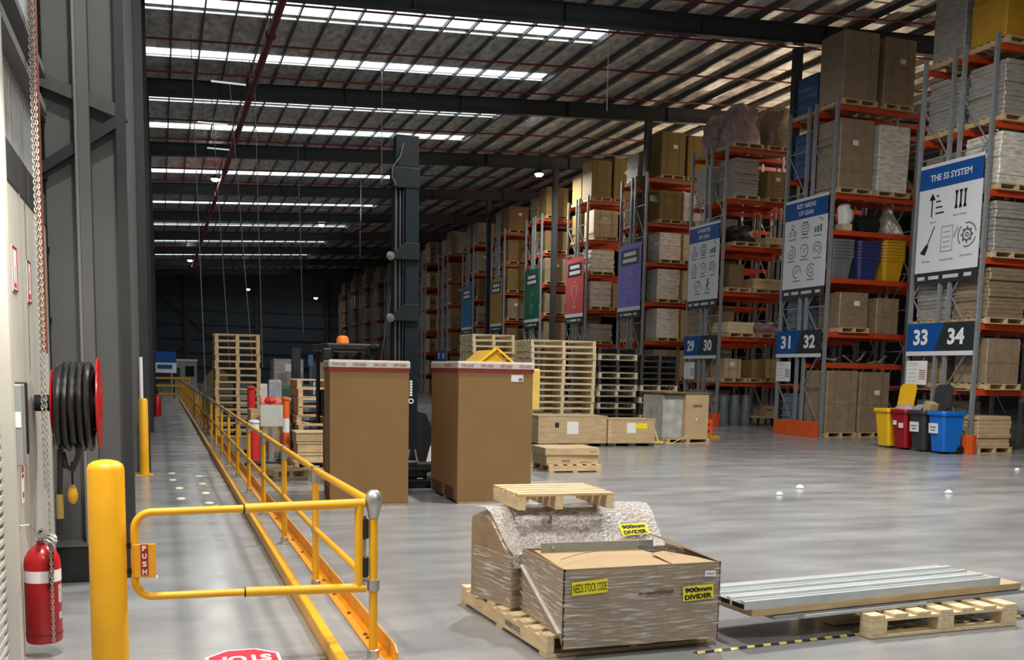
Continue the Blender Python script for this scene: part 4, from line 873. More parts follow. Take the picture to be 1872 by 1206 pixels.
def load(kind, mat, w_, d_, h, x, y, z, label_, pal=True, seed=0, group=None, pmat=None):
    ncat = {'box': 'carton', 'cartons': 'carton stack', 'flat': 'flat pack stack', 'bags': 'bag load', 'pallets': 'pallet stack'}[kind]
    nm = {'box': 'carton_load', 'cartons': 'carton_load', 'flat': 'flat_pack_load', 'bags': 'bag_load', 'pallets': 'pallet_load'}[kind]
    o = thing(nm, label_, ncat, (x, y, z), 0, group)
    ph = 0
    if pal and kind != 'pallets':
        ph = .14; child('pallet', cached(('pal', round(w_, 1), pmat), lambda: pallet_mesh(max(w_, .9)+.02, 1.1, .14, 6).mesh('pallet', pmat or WOOD)), o)
    s = seed % 4
    if kind == 'box': me = cached(('box', w_, d_, h, mat), lambda: layered(w_, d_, h, 1, 0, 0).mesh('carton', mat)); pn = 'carton'
    elif kind == 'cartons': me = cached(('cs', w_, d_, h, mat, s), lambda: layered(w_, d_, h, max(2, int(h/.38)), .05, s).mesh('wrapped_cartons', mat)); pn = 'wrapped_cartons'
    elif kind == 'flat': me = cached(('fl', w_, d_, h, mat, s), lambda: layered(w_, d_, h, max(3, int(h/.09)), .06, s).mesh('flat_packs', mat)); pn = 'flat_packs'
    elif kind == 'bags': me = cached(('bg', w_, d_, h, mat, s), lambda: lumpy(w_, d_, h, s*3.1).mesh('wrapped_bags', mat)); pn = 'wrapped_bags'
    else: me = cached(('ps', s, h), lambda: pstack_mesh(h)); pn = 'stacked_pallets'
    child(pn, me, o, (0, 0, ph)); 
    if kind == 'box' and h > .5:
        st = MB()
        for xx in (-w_*.25, w_*.25): st.box(xx-.008, -d_/2-.003, ph, xx+.008, -d_/2, ph+h)
        st.box(-w_/2, -d_/2-.003, ph+h*.45, w_/2, -d_/2, ph+h*.45+.014)
        child('strap', cached(('strap', w_, d_, h, ph), lambda: st.mesh('strap', CARDD)), o)
    if kind in ('box', 'cartons') and seed % 3 == 0: child('white_label', cached(('lab', d_), lambda: MB().box(-.09, -d_/2-.006, 0, .09, -d_/2-.002, .13).mesh('white_label', WHITE)), o, (.08 if seed % 2 else -.05, 0, ph+h*.62))
    return o
def pstack_mesh(h):
    mb = MB()
    for i in range(int(h/.15)):
        p = pallet_mesh(1.1, 1.1, .145, 6); mb.add([(a, b, c+i*.15) for a, b, c in p.v], p.f)
    return mb.mesh('stacked_pallets', WOOD)
LNAME = ['floor', 'lowest shelf', 'second shelf up', 'third shelf up', 'fourth shelf up', 'fifth shelf up', 'top shelf']
def shelfname(i, n): return 'floor' if i == 0 else ('top shelf' if i == n else ORD[i-1]+' shelf up')

LEV31 = [2.02, 2.85, 4.30, 5.57, 6.52, 8.80]
NEAR = {   # level: [(slot x, kind, material, w, d, h, look, pallet)]
 33: {0: [(.62, 'flat', PLY, .98, 1.0, .70, 'tan flat packs', True)], 1: [(.75, 'box', CARDW, .95, .95, 1.0, 'brown rounded carton', True)], 2: [(.68, 'flat', BROWNW, 1.1, 1.05, 1.08, 'brown film-wrapped flat packs', True)],
      3: [(.72, 'flat', GREYW, 1.1, 1.05, 1.08, 'grey film-wrapped flat packs', True)], 4: [(.72, 'flat', WHITEW, 1.1, 1.05, 1.10, 'bright film-wrapped flat packs', True)], 5: [(.72, 'flat', GREYW, 1.1, 1.05, 1.15, 'grey-brown film-wrapped flat packs', True)],
      6: [(.70, 'cartons', YELW, 1.15, 1.0, 1.35, 'large yellow carton', True)]},
 31: {0: [(.60, 'box', CARDW, 1.0, 1.0, 1.68, 'tall brown carton with square mark', True), (1.68, 'box', CARDW, 1.0, 1.0, 1.66, 'tall brown carton with arrow mark', True)],
      2: [(.85, 'cartons', BROWNW, .95, .95, .95, 'brown film-wrapped cartons', True), (2.0, 'box', CARDW, .75, .9, .98, 'brown carton', False)],
      5: [(.62, 'cartons', CARDW, 1.1, 1.0, 1.80, 'tall brown film-wrapped cartons', True), (1.86, 'cartons', WHITEW, 1.05, 1.0, 1.75, 'tall glossy film-wrapped cartons', True)],
      6: [(.62, 'box', CARDW, 1.12, 1.0, 1.75, 'tall brown strapped carton', True), (1.88, 'box', CARDW, 1.02, 1.0, 1.72, 'tall paler strapped carton', True)]},
 29: {0: [], 1: [(.55, 'box', CARDM, .62, .9, .62, 'pale brown carton', True), (1.55, 'box', CARD, .5, .8, .6, 'brown carton', True), (2.12, 'box', CARDM, .62, .9, .64, 'wide pale brown carton', True)],
      2: [(.75, 'flat', CREAMC, 1.0, 1.0, .35, 'low cream flat packs', True), (1.95, 'bags', PINKW, 1.0, .9, .40, 'low pinkish bags', True)], 3: [(.56, 'box', CARDD, .55, .8, .75, 'dark brown carton', True), (1.7, 'flat', WOOD, 1.1, .9, .34, 'flat timber packs', True)],
      4: [(.8, 'bags', BLACK, 1.0, .9, .55, 'black lumpy bags', True), (2.05, 'flat', CREAMC, .95, .9, .22, 'thin cream packs', True)], 5: [(.72, 'flat', GREYW, .95, .95, 1.15, 'grey film-wrapped sacks', True), (1.95, 'box', OLIVE, .9, .9, .85, 'olive brown carton', True)],
      6: [(.70, 'bags', PINKW, 1.15, 1.05, 1.25, 'pinkish film-wrapped bags', True), (1.95, 'bags', BROWNW, 1.05, 1.05, 1.30, 'brown lumpy film-wrapped load', True)]},
 27: {0: [(.7, 'cartons', CARD, 1, 1, 1.0, 'brown cartons', True)], 1: [(.7, 'cartons', CARDW, 1.0, 1, 1.0, 'brown cartons', True), (1.95, 'cartons', CARDM, 1, 1, 1.0, 'pale cartons', True)], 2: [(.75, 'cartons', WHITEW, .95, 1.0, 1.08, 'bright film-wrapped cartons', True), (1.95, 'box', CARDM, 1.0, 1.0, 1.05, 'pale brown carton', True)],
      3: [(.72, 'cartons', WHITEW, .98, 1.0, 1.10, 'bright film-wrapped cartons', True), (1.95, 'cartons', CREAMC, 1.0, 1.0, 1.08, 'cream film-wrapped cartons', True)], 4: [(.75, 'cartons', WHITEW, .92, 1.0, .98, 'glossy film-wrapped cartons', True), (1.95, 'box', CREAMC, 1.05, 1.0, .95, 'cream carton', True)],
      5: [(.7, 'box', OLIVE, .9, .9, 1.05, 'olive brown carton', True), (1.9, 'box', WHITE, 1.0, .9, 1.05, 'plain white carton', True)], 6: [(.72, 'box', OLIVE, .98, 1.0, 1.55, 'tall olive carton', True), (1.95, 'box', OLIVE, .98, 1.0, 1.50, 'second tall olive carton', True)]},
 25: {0: [(.7, 'cartons', CARD, 1, 1, 1.0, 'brown cartons', True)], 1: [(.7, 'flat', WHITEW, 1.1, 1.0, .8, 'bright flat packs', True)], 2: [(.7, 'flat', GREYW, 1.1, 1.0, .7, 'grey film-wrapped packs', True)], 3: [(.65, 'flat', WHITEW, 1.0, 1.0, 1.05, 'bright flat packs', True), (1.7, 'box', CARDM, .9, .9, 1.0, 'leaning pale carton', True)], 4: [(.7, 'flat', WHITEW, 1.1, 1.0, .9, 'glossy white packs', True)],
      5: [(.8, 'box', CREAMC, 1.1, 1.0, 1.1, 'cream carton', True)], 6: [(.55, 'box', OLIVE, .9, 1.0, 1.5, 'tall olive carton', True), (1.6, 'box', OLIVE, .98, 1.0, 1.65, 'olive carton with white tape', True)]},
}
random.seed(21)
GEN = [('box', CARDD), ('cartons', CARDW), ('box', CARD), ('cartons', BROWNW), ('cartons', GREYW), ('flat', BROWNW), ('box', OLIVE)]
GENL = {CARDD: 'dark brown', CARDW: 'brown film-wrapped', CARD: 'plain brown', BROWNW: 'brown film-wrapped', GREYW: 'grey film-wrapped', OLIVE: 'olive'}
KN = {'box': 'carton', 'cartons': 'cartons', 'flat': 'flat packs', 'bags': 'bags', 'pallets': 'empty pallets'}
SLOT = ['first', 'second', 'third']
for (r, y) in ROWS:
    near_lv = LEV31 if r == 31 else LV
    bays = 2 if r >= 27 else 1
    if r >= 19:
        wn = WHERE[r]
        rack('pallet_rack', 'loaded orange-beamed pallet rack, near run of the %s' % wn, 17, y, bays, near_lv)
        rack('pallet_rack', 'loaded orange-beamed pallet rack, rear run of the %s' % wn, 17, y+1.2, bays, LV)
    else:
        G = 'unlit pallet racks beyond the light blue banner'
        rack('pallet_rack', 'grey and red pallet rack in the dim rows beyond the light blue banner', 17, y, 1, LV, group=G)
        rack('pallet_rack', 'grey and red pallet rack in the dim rows beyond the light blue banner', 17, y+1.2, 1, LV, group=G)
    zs = [0]+near_lv
    # near run
    for li, z in enumerate(zs):
        if r in NEAR: items = NEAR[r].get(li, [])
        else:
            k, m_ = random.choice(GEN); hh_ = random.uniform(.85, 1.15) if li < 6 else random.uniform(1.1, 1.5)
            if r == 15: k, m_ = 'pallets', WOOD
            if r == 23 and li in (6, 5): m_ = OLIVE if li == 6 else CARDD; k = 'box'
            items = [(.72, k, m_, 1.1, 1.0, round(hh_, 1), (GENL.get(m_, 'pale') if k != 'pallets' else 'pale')+' '+KN[k], True)]
        for si, (sx, k, m_, w_, d_, h_, look, pal) in enumerate(items):
            if r >= 19: lb, g = '%s, %s, near rack of %s%s' % (look, shelfname(li, 6), WHERE[r], '' if len(items) == 1 else ', %s from lane' % SLOT[si]), 'loads in '+WHERE[r]
            else: lb, g = 'dim goods on a shelf in the unlit rows beyond the light blue banner', 'loads in the unlit rows'
            load(k, m_, w_, d_, h_, 17+sx+((.28 if si == 0 else .14) if r == 27 else 0), y+.42, z+.002, lb, pal, seed=li+si*2+r, group=g)
    # far run: one load per level shows through the end frame
    for li, z in enumerate([0]+LV):
        if r == 31: continue
        k, m_ = random.choice(GEN); h_ = round(random.uniform(.8, 1.1), 1); lk = GENL[m_]
        if r == 33:
            k, m_, h_, lk = [('cartons', GREYW, 1.0, 'grey film-wrapped'), ('cartons', CARDW, 1.0, 'brown film-wrapped'), ('flat', GREYW, 1.0, 'grey film-wrapped'), ('cartons', GREYW, 1.1, 'grey film-wrapped'), ('cartons', BROWNW, .9, 'brown film-wrapped'), ('flat', GREYW, 1.1, 'grey film-wrapped'), ('cartons', GREYW, 1.75, 'tall grey film-wrapped')][li]
        if r == 29:
            k, m_, h_, lk = [('cartons', GREYW, 1.0, 'grey film-wrapped'), ('cartons', GREYW, 1.0, 'grey film-wrapped'), ('cartons', BROWNW, .9, 'brown film-wrapped'), ('box', CARD, 1.0, 'plain brown'), ('cartons', GREYW, .9, 'grey film-wrapped'), ('cartons', GREYW, 1.1, 'grey film-wrapped'), ('bags', PINKW, 1.2, 'pinkish film-wrapped')][li]
        if r >= 19: lb, g = '%s %s, %s, rear rack of %s' % (lk, KN[k], shelfname(li, 6), WHERE[r]), 'loads in '+WHERE[r]
        else: lb, g = 'dim goods on a shelf in the unlit rows beyond the light blue banner', 'loads in the unlit rows'
        load(k, m_, 1.1, 1.0, h_, (17.72 if r != 33 or li else 17.9), y+1.66, z+.002, lb, True, seed=li+r+1, group=g)

# ---- row 31 specials: nested tubs, crates, odd goods
def tub_mesh(mat, w_=.78, d_=.72, h=.62):
    mb = MB(); rings = []
    for z, s in ((0, .72), (.03, .74), (h-.072, .93), (h-.07, 1.0), (h-.01, 1.01), (h, .99), (h-.002, .965), (h-.07, .945), (.03, .718), (.018, .70)): rings.append([(x*s, y*s, z) for x, y in rrect(w_, d_, .08)])
    mb.loft(rings); return mb.mesh('storage_tub', mat)
for nm, mat, x, n, pitch in (('grey', GREYP, 17.5, 6, .085), ('navy blue', NAVYP, 18.38, 6, .085), ('yellow', YELP, 19.22, 7, .085)):
    me = tub_mesh(mat)
    for i in range(n):
        o = bpy.data.objects.new('storage_tub', me); COL.objects.link(o); o.location = (x, 22.95, 4.302+i*pitch)
        tag(o, '%s storage tub in its nested stack, KEY AREAS row, %s' % (nm, nth_top(n-1-i)), 'tub', '%s nested tubs' % nm)
o = thing('wrapped_figure', 'white plastic-wrapped machine head standing on a pale box, KEY AREAS row', 'machine part', (17.70, 22.95, 5.572))
B(-.16, -.16, 0, .16, .16, .22).build('box', CREAMC, o); MB().loft([[(s*.2*math.cos(k*PI/5)*(1.1 if k % 2 else .9)+ox, s*.2*math.sin(k*PI/5), z) for k in range(10)] for z, s, ox in ((.22, .8, 0), (.32, 1, .03), (.5, 1.1, .03), (.65, .85, -.03), (.74, .75, 0), (.78, .4, 0))]).build('wrapping', WHITE, o); B(.1, -.05, .60, .24, .0, .64).build('arm', CREAMC, o); B(.12, -.05, .52, .23, .0, .57).build('arm', CREAMC, o)
o = thing('black_reels', 'black cable reels on the shelf above the tubs, KEY AREAS row', 'cable reel', (18.36, 22.95, 5.572)); mb = MB(); [mb.lathe([(.05, -.2), (.24, -.18), (.24, -.14), (.13, -.12), (.13, .12), (.24, .14), (.24, .18), (.05, .2)], (-.1+.28*i, 0, .25), 16, 'Y') for i in range(2)]; mb.build('reel', BLACK, o)
o = thing('clear_cover', 'peaked clear plastic cover hanging over goods, KEY AREAS row', 'cover', (19.15, 22.95, 5.572)); MB().loft([[(x*s, y*s, z) for x, y in rrect(.74, .7, .05)] for z, s in ((0, 1), (.25, .75), (.55, .35), (.78, .08))]).build('cover', M('clear_sheet', (.34, .36, .36), .22, .2, .4, 5, .7, coat=1), o)
o = thing('misc_parts', 'low heap of pale metal brackets on lowest shelf, KEY AREAS row', 'brackets', (18.35, 22.95, 2.022)); mb = MB(); random.seed(5)
for i in range(9): a = Vector((random.uniform(-1.0, 1.0), random.uniform(-.3, .3), random.uniform(.02, .12))); mb.bar(a, a+Vector((random.uniform(-.35, .35), random.uniform(-.1, .2), random.uniform(.0, .3))), .06, .03)
mb.build('bracket', M('bracket_steel', (.36, .33, .28), .5, .3, .3, 8), o); B(-1.05, -.35, 0, 1.05, .35, .02).build('tray', CARDD, o)
def crate_mesh(mat, w_=.9, d_=.95, h=.20):
    rings = [[(x*s, y*s, z) for x, y in rrect(w_, d_, .03)] for z, s in ((0, .93), (h*.7, .95), (h*.72, 1), (h*.86, 1), (h*.88, .95), (h, .95))]
    return MB().loft(rings).mesh('plastic_crate', mat)
CB, CG = crate_mesh(BLUEP), crate_mesh(BLUEG)
for li, z, n, me, nm in ((0, .14, 5, CG, 'grey-blue'), (2, 2.872, 5, CG, 'grey-blue'), (4, 5.752, 4, CG, 'grey-blue'), (5, 7.202, 6, CB, 'blue'), (6, 8.942, 5, CB, 'blue')):
    for i in range(n):
        o = bpy.data.objects.new('plastic_crate', me); COL.objects.link(o); o.location = (17.62, 24.2, z+i*.202)
        tag(o, '%s plastic crate, %s, rear rack of KEY AREAS row, %s' % (nm, shelfname(li, 6), nth_top(n-1-i)), 'crate', 'blue crates in the KEY AREAS row')
for li, z in ((0, 0), (6, 8.802)):
    o = bpy.data.objects.new('pallet', cached(('pal', 1.1, None), lambda: pallet_mesh(1.12, 1.1, .14, 6).mesh('pallet', WOOD))); COL.objects.link(o); o.location = (17.70, 24.2, z); tag(o, 'pallet under the blue crates, %s, rear rack of KEY AREAS row' % shelfname(li, 6), 'pallet')
load('bags', GREYW, 1.0, .9, .7, 18.85, 24.2, 2.872, 'grey film-wrapped bags beside the crates, rear rack of KEY AREAS row', True, 2)
load('cartons', GREYW, 1.0, .9, .9, 18.85, 24.2, 7.202, 'grey film-wrapped cartons beside blue crates, rear rack of KEY AREAS row', True, 2)
load('cartons', CARDW, 1.0, .9, .9, 18.85, 24.2, 4.302, 'brown film-wrapped cartons, middle shelf, rear rack of KEY AREAS row', True, 1)
# row 29 floor: grey drums
for i in range(3):
    o = thing('grey_drum', 'slim grey drum standing under the lowest shelf of the WASTES row, %s from the lane' % ORD[i], 'drum', (17.55+.42*i, 28.4, 0), 0, 'grey drums'); MB().lathe([(.17, 0), (.18, .02), (.15, .55), (.15, .95), (.13, .98)], n=16).build('body', M('drum_grey', (.14, .17, .19), .5), o); MB().lathe([(.155, .97), (.155, 1.0), (.05, 1.02)], n=16).build('lid', GREYP, o)
o = thing('small_carton', 'small brown carton on a low stand under the WASTES row', 'carton', (19.16, 28.3, .30)); B(-.18, -.15, 0, .18, .15, .35).build('carton_body', CARDM, o, .005); B(-.12, -.152, .2, .1, -.15, .26).build('print', CARDD, o)
o = thing('low_stand', 'dark low stand under the small brown carton', 'stand', (19.12, 28.3, 0)); B(-.5, -.3, .26, .5, .3, .30).build('stand_top', CREAMC, o); [B(x-.03, yy-.03, 0, x+.03, yy+.03, .26).build('leg', BLACK, o) for x in (-.45, .45) for yy in (-.25, .25)]

# ---- rack end guards
o = thing('rack_guard', 'long orange steel barrier at the foot of the KEY AREAS row end', 'rack guard', (16.80, 23.35, 0)); B(-.03, -.85, .0, .03, 1.05, .42).build('barrier_plate', GUARD, o, .01); B(.03, -.85, 0, .10, -.75, .42).build('barrier_return', GUARD, o)
for nm, yy, lb in (('33', 17.0, 'orange post guard at the foot of the SYSTEM banner row near upright'), ('29', 27.7, 'orange post guard at the foot of the WASTES row near upright')):
    o = thing('post_guard', lb, 'post guard', (16.88, yy+.22, 0)); MB().prism([(-.13, -.16), (.0, -.19), (.14, -.16), (.14, -.12), (.0, -.15), (-.09, -.12), (-.09, .12), (-.13, .16)], 0, .42).build('guard_shell', GUARD, o, .008); B(-.14, -.17, 0, -.08, .17, .01).build('foot_plate', GUARD, o)
o = thing('orange_crate', 'low orange barrier with dark slots beside the boxed pallet', 'barrier', (13.35, 22.6, 0)); mb = MB(); mb.box(-.2, -.1, .0, .25, .1, .12); mb.box(-.2, -.1, .2, .25, .1, .30); mb.box(-.2, -.1, .38, .25, .1, .48); [mb.box(x, -.09, 0, x+.07, .09, .45) for x in (-.18, 0, .17)]; mb.build('slatted_body', ORANGE, o); B(-.22, -.3, 0, .35, -.12, .07).build('yellow_base', YELP, o)

# ================================================================== BANNERS AND NUMBER BOARDS ON THE ROW ENDS
def board(n1, n2, yc, z0=2.18, w_=2.06, h_=.75):
    o = sign_root('aisle_number_board', 'blue and charcoal board numbered %s and %s on rack end' % (n1, n2), 'sign', (16.957, yc, z0), '-X', 'aisle number boards')
    s = .12
    MB().prism([(-w_/2, .10), (-.12, .10), (.14, h_), (-w_/2, h_)], 0, .02).build('blue_panel', SBLUE, o)
    MB().prism([(-.12, .10), (w_/2, .10), (w_/2, h_), (.14, h_)], 0, .02).build('charcoal_panel', SDARK, o)
    B(-w_/2, 0, 0, w_/2, .10, .021).build('white_strip', SIGNW, o)
    text('number', n1, -.58, .43, .021, .46, .37, WHITE, o, .035); text('number', n2, .52, .43, .021, .50, .37, WHITE, o, .035)
    return o
def sheet_notice(yc, lab):
    o = sign_root('notice_sheet', lab, 'notice', (16.957, yc, 1.50), '-X', 'white notices'); B(-.34, 0, 0, .34, .56, .006).build('sheet', WHITE, o)
    mb = MB()
    for i in range(5): mb.box(-.28, .08+i*.09, .006, .02, .095+i*.09, .008)
    mb.box(-.28, .49, .006, .05, .51, .008); mb.build('print_lines', M('pale_ink', (.42, .46, .47), .6), o)
    mb = MB(); [mb.box(.09, .12+i*.05, .006, .30, .15+i*.05, .008) for i in range(5)]; mb.build('barcode', M('barcode_ink', (.36, .24, .26), .6), o)
board('33', '34', 18.32); board('31', '32', 23.67); board('29', '30', 29.07)
sheet_notice(18.98, 'white notice sheet hanging below the number 33'); sheet_notice(24.32, 'white notice sheet hanging below the number 31'); sheet_notice(29.72, 'white notice sheet hanging below the number 29')
for n1, n2, yc in (('27', '28', 34.47), ('25', '26', 39.77), ('21', '22', 50.4), ('19', '20', 55.8), ('17', '18', 61.2)): 
    pass
def ring(mb, cx, cy, r, wd=.012, a0=0, a1=2*PI, z=.022, n=24):
    for i in range(n):
        p, q = a0+(a1-a0)*i/n, a0+(a1-a0)*(i+1)/n
        mb.add([(cx+(r+s*wd)*math.cos(t), cy+(r+s*wd)*math.sin(t), z) for t, s in ((p, -1), (q, -1), (q, 1), (p, 1))], [(0, 1, 2, 3)])
def ln(mb, x0, y0, x1, y1, wd=.02, z=.022):
    d = Vector((x1-x0, y1-y0, 0)); n = Vector((-d.y, d.x, 0)).normalized()*wd/2
    mb.add([(x0-n.x, y0-n.y, z), (x1-n.x, y1-n.y, z), (x1+n.x, y1+n.y, z), (x0+n.x, y0+n.y, z)], [(0, 1, 2, 3)])
def poly(mb, pts, z=.022): mb.add([(x, y, z) for x, y in pts], [tuple(range(len(pts)))])
BW, BH = 1.90, 2.72
def info_banner(yc, label_, title, icons):
    o = sign_root('banner', label_, 'banner', (16.957, yc, 3.84), '-X', 'white information banners')
    B(-BW/2, .26, 0, BW/2, BH, .018).build('white_sheet', SIGNW, o)
    B(-BW/2, 0, 0, BW/2, .26, .0185).build('charcoal_footer', SDARK, o)
    hd_ = B(-BW/2, 2.16, 0, BW/2, 2.64, .02).build('blue_header', SBLUE, o)
    for i, t in enumerate(title): text('title', t, 0, 2.40 if len(title) == 1 else 2.51-.2*i, .021, min(1.35, .095*len(t)) if len(title) > 1 else 1.25, .15 if len(title) == 1 else .13, SIGNW, o, .02)
    ft = MB(); [ft.box(x0, .09, .0186, x1, .17, .021) for x0, x1 in ((-.85, -.62), (-.50, -.18), (-.05, .42), (.58, .80))]; ft.build('footer_marks', M('footer_grey', (.55, .56, .57), .6), o)
    icons(o); return o
def caps(o, items):
    for t, cx, cy in items: text('caption', t, cx, cy, .0205, min(.42, .05*len(t)), .05, INKG, o, .01)
def icons5(o):
    mb = MB(); ln(mb, -.52, 1.52, -.52, 1.98, .04); poly(mb, [(-.62, 1.90), (-.42, 1.90), (-.52, 2.06)])
    for i, l in enumerate((.08, .14, .20, .26)): ln(mb, -.40, 1.98-.13*i, -.40+l, 1.98-.13*i, .035)
    for k in range(3):
        x = .22+.13*k; ln(mb, x, 1.66, x, 1.98-.02*k, .05); poly(mb, [(x-.05, 1.62), (x+.05, 1.62), (x+.03, 1.70), (x-.03, 1.70)]); poly(mb, [(x-.05, 2.02), (x+.05, 2.02), (x+.03, 1.94), (x-.03, 1.94)])
    ln(mb, -.60, .88, -.40, 1.30, .03); poly(mb, [(-.82, .72), (-.66, .66), (-.56, .86), (-.62, .92)]); mb.build('icons', INK, o)
    mb = MB()
    for q in ((-.17, .70, .17, .70), (.17, .70, .17, 1.26), (.17, 1.26, -.17, 1.26), (-.17, 1.26, -.17, .70)): ln(mb, *q, .03)
    for i in range(4): ln(mb, -.12, .80+.11*i, .10, .80+.11*i, .03)
    ln(mb, .20, .98, .32, 1.20, .05); mb.build('checklist_icon', M('mid_grey_ink', (.34, .35, .38), .6), o)
    mb = MB(); ring(mb, .60, 1.0, .12, .02); ring(mb, .60, 1.0, .04, .015)
    for k in range(8): poly(mb, [(.60+.14*math.cos(k*PI/4+a)*s, 1.0+.14*math.sin(k*PI/4+a)*s) for a, s in ((-.18, 1), (-.12, 1.3), (.12, 1.3), (.18, 1))])
    for a in (0, 2.1, 4.2): ring(mb, .60, 1.0, .26, .014, a+.2, a+1.8); 
    mb.build('gear_icon', M('dark_grey_ink', (.10, .11, .12), .6), o)
    caps(o, [('Sort', -.45, 1.40), ('Set in Order', .35, 1.48), ('Shine', -.62, .52), ('Standardise', .02, .52), ('Sustain', .60, .56)])
def icongrid(o, dark):
    mb = MB()
    for rI, cy in enumerate((1.88, 1.28, .72)):
        for cI, cx in enumerate((-.58, 0, .58) if rI < 2 else (-.30, .34)):
            k = rI*3+cI
            if k in (1,): [ln(mb, cx-.12, cy-.16+.08*i, cx+.12, cy-.16+.08*i, .025) for i in range(5)]; ring(mb, cx, cy, .17, .012)
            elif k == 2: [mb.add([(cx-.16+.12*i, cy-.16, .022), (cx-.07+.12*i, cy-.16, .022), (cx-.07+.12*i, cy-.02+.03*i, .022), (cx-.16+.12*i, cy-.02+.03*i, .022)], [(0, 1, 2, 3)]) for i in range(3)]; ring(mb, cx+.05, cy+.06, .15, .014, .3, 1.8)
            elif k == 0: [ring(mb, cx+a, cy+b, .06, .014) for a, b in ((-.11, -.1), (.11, -.1), (0, .10))]; ln(mb, cx-.1, cy-.05, cx, cy+.06, .02); ln(mb, cx+.1, cy-.05, cx, cy+.06, .02)
            elif dark and k == 7: ring(mb, cx, cy+.17, .04, .02); ln(mb, cx, cy+.12, cx-.02, cy-.04, .07); ln(mb, cx-.02, cy-.04, cx-.12, cy-.20, .04); ln(mb, cx-.02, cy-.04, cx+.10, cy-.18, .04); ln(mb, cx-.12, cy, cx+.12, cy+.08, .03)
            else: ring(mb, cx, cy, .17, .016, k, k+5.2); ring(mb, cx, cy, .08, .014) if k % 2 else ln(mb, cx-.06, cy-.06, cx+.07, cy+.08, .03)
            ln(mb, cx-.17, cy-.25, cx+.17, cy-.25, .03)
    mb.build('icons', INKG if not dark else M('dark_grey_ink', (.10, .11, .12), .6), o)
info_banner(18.28, 'large white banner titled THE 5S SYSTEM on 33 34 rack end', ['THE 5S SYSTEM'], icons5)
info_banner(23.60, 'white banner titled KEY AREAS OF LEAN on 31 32 rack end', ['KEY AREAS', 'OF LEAN'], lambda o: icongrid(o, False))
info_banner(29.05, 'white banner titled 8 WASTES OF LEAN on 29 30 rack end', ['8 WASTES', 'OF LEAN'], lambda o: icongrid(o, True))
def col_banner(yc, label_, col, nm, draw):
    m_ = M('banner_'+nm, col, .6, 0, .04, 3, spec=.2)
    o = sign_root('banner', label_, 'banner', (16.957, yc, 3.75), '-X', 'coloured banners')
    B(-BW/2, .42, 0, BW/2, 2.78, .018).build('coloured_sheet', m_, o); B(-BW/2, .28, 0, BW/2, .42, .0185).build('white_strip', SIGNW, o); B(-BW/2, 0, 0, BW/2, .28, .0185).build('charcoal_footer', SDARK, o)
    B(-.75, 2.0, .018, .75, 2.58, .024).build('title_panel', SDARK, o)
    mb = MB(); mb.box(-.5, 2.34, .024, .5, 2.48, .027); mb.box(-.58, 2.10, .024, .58, 2.24, .027); mb.build('title_bars', SIGNW, o)
    mb = MB(); [mb.box(x0, .10, .0186, x1, .18, .021) for x0, x1 in ((-.7, -.55), (-.4, .3), (.45, .7))]; mb.build('footer_marks', M('footer_grey', (.55, .56, .57), .6), o)
    if draw: mb = MB(); draw(mb); mb.build('line_drawing', M('pale_'+nm, tuple(min(1, c*.5+.35) for c in col), .6), o)
def d_rocket(mb):
    ring(mb, 0, 1.45, .28, .014, PI*.5, PI*1.2); ring(mb, 0, 1.45, .28, .014, -PI*.2, PI*.5); ring(mb, 0, 1.30, .10, .014)
    for s in (-1, 1): ln(mb, s*.22, 1.25, s*.18, .95, .026); ln(mb, s*.18, 1.05, s*.36, .80, .026); ln(mb, s*.12, .95, s*.45, .55, .022)
    ln(mb, -.25, 1.0, .25, 1.0, .026); ln(mb, 0, 1.95, -.2, 1.68, .02); ln(mb, 0, 1.95, .2, 1.68, .02)
def d_cup(mb):
    for s in (-1, 1): ln(mb, s*.28, 1.60, s*.22, 1.15, .03); ln(mb, s*.22, 1.15, s*.05, .98, .03); ring(mb, s*.30, 1.42, .12, .013)
    ln(mb, -.3, 1.6, .3, 1.6, .03); ln(mb, 0, .98, 0, .78, .05); ln(mb, -.2, .70, .2, .70, .05); ln(mb, -.15, .78, .15, .78, .03); ring(mb, 0, 1.78, .05, .012)
def d_hands(mb):
    ln(mb, -.22, 1.5, 0, 1.75, .025); ln(mb, .22, 1.5, 0, 1.75, .025); ln(mb, -.25, 1.0, 0, .65, .025); ln(mb, .25, 1.0, 0, .65, .025); ring(mb, -.12, 1.08, .10, .013); ring(mb, .14, 1.02, .10, .013); ln(mb, -.22, 1.5, -.22, 1.2, .02)
col_banner(34.5, 'purple banner with rocket line drawing on rack end', (.20, .175, .55), 'purple', d_rocket)
col_banner(39.8, 'red banner with trophy line drawing on rack end', (.52, .085, .085), 'red', d_cup)
col_banner(45.05, 'dark green banner with line drawing on rack end', (.012, .12, .07), 'green', d_hands)
col_banner(50.4, 'gold banner with charcoal title panel on rack end', (.36, .21, .045), 'gold', None)
col_banner(55.75, 'light blue banner on the most distant bannered rack end', (.04, .15, .30), 'light_blue', None)
for yc, n1, n2 in ((61.15, '17', '18'), (55.75, '19', '20')):
    o = sign_root('aisle_number_board', 'small distant blue %s %s number board on rack end above the right carton' % (n1, n2), 'sign', (16.957, yc, 2.18), '-X', 'distant number boards'); B(-1.03, 0, 0, 1.03, .75, .02).build('blue_panel', SBLUE, o); text('number', n1, -.5, .38, .021, .45, .37, WHITE, o, .03); text('number', n2, .5, .38, .021, .45, .37, WHITE, o, .03)

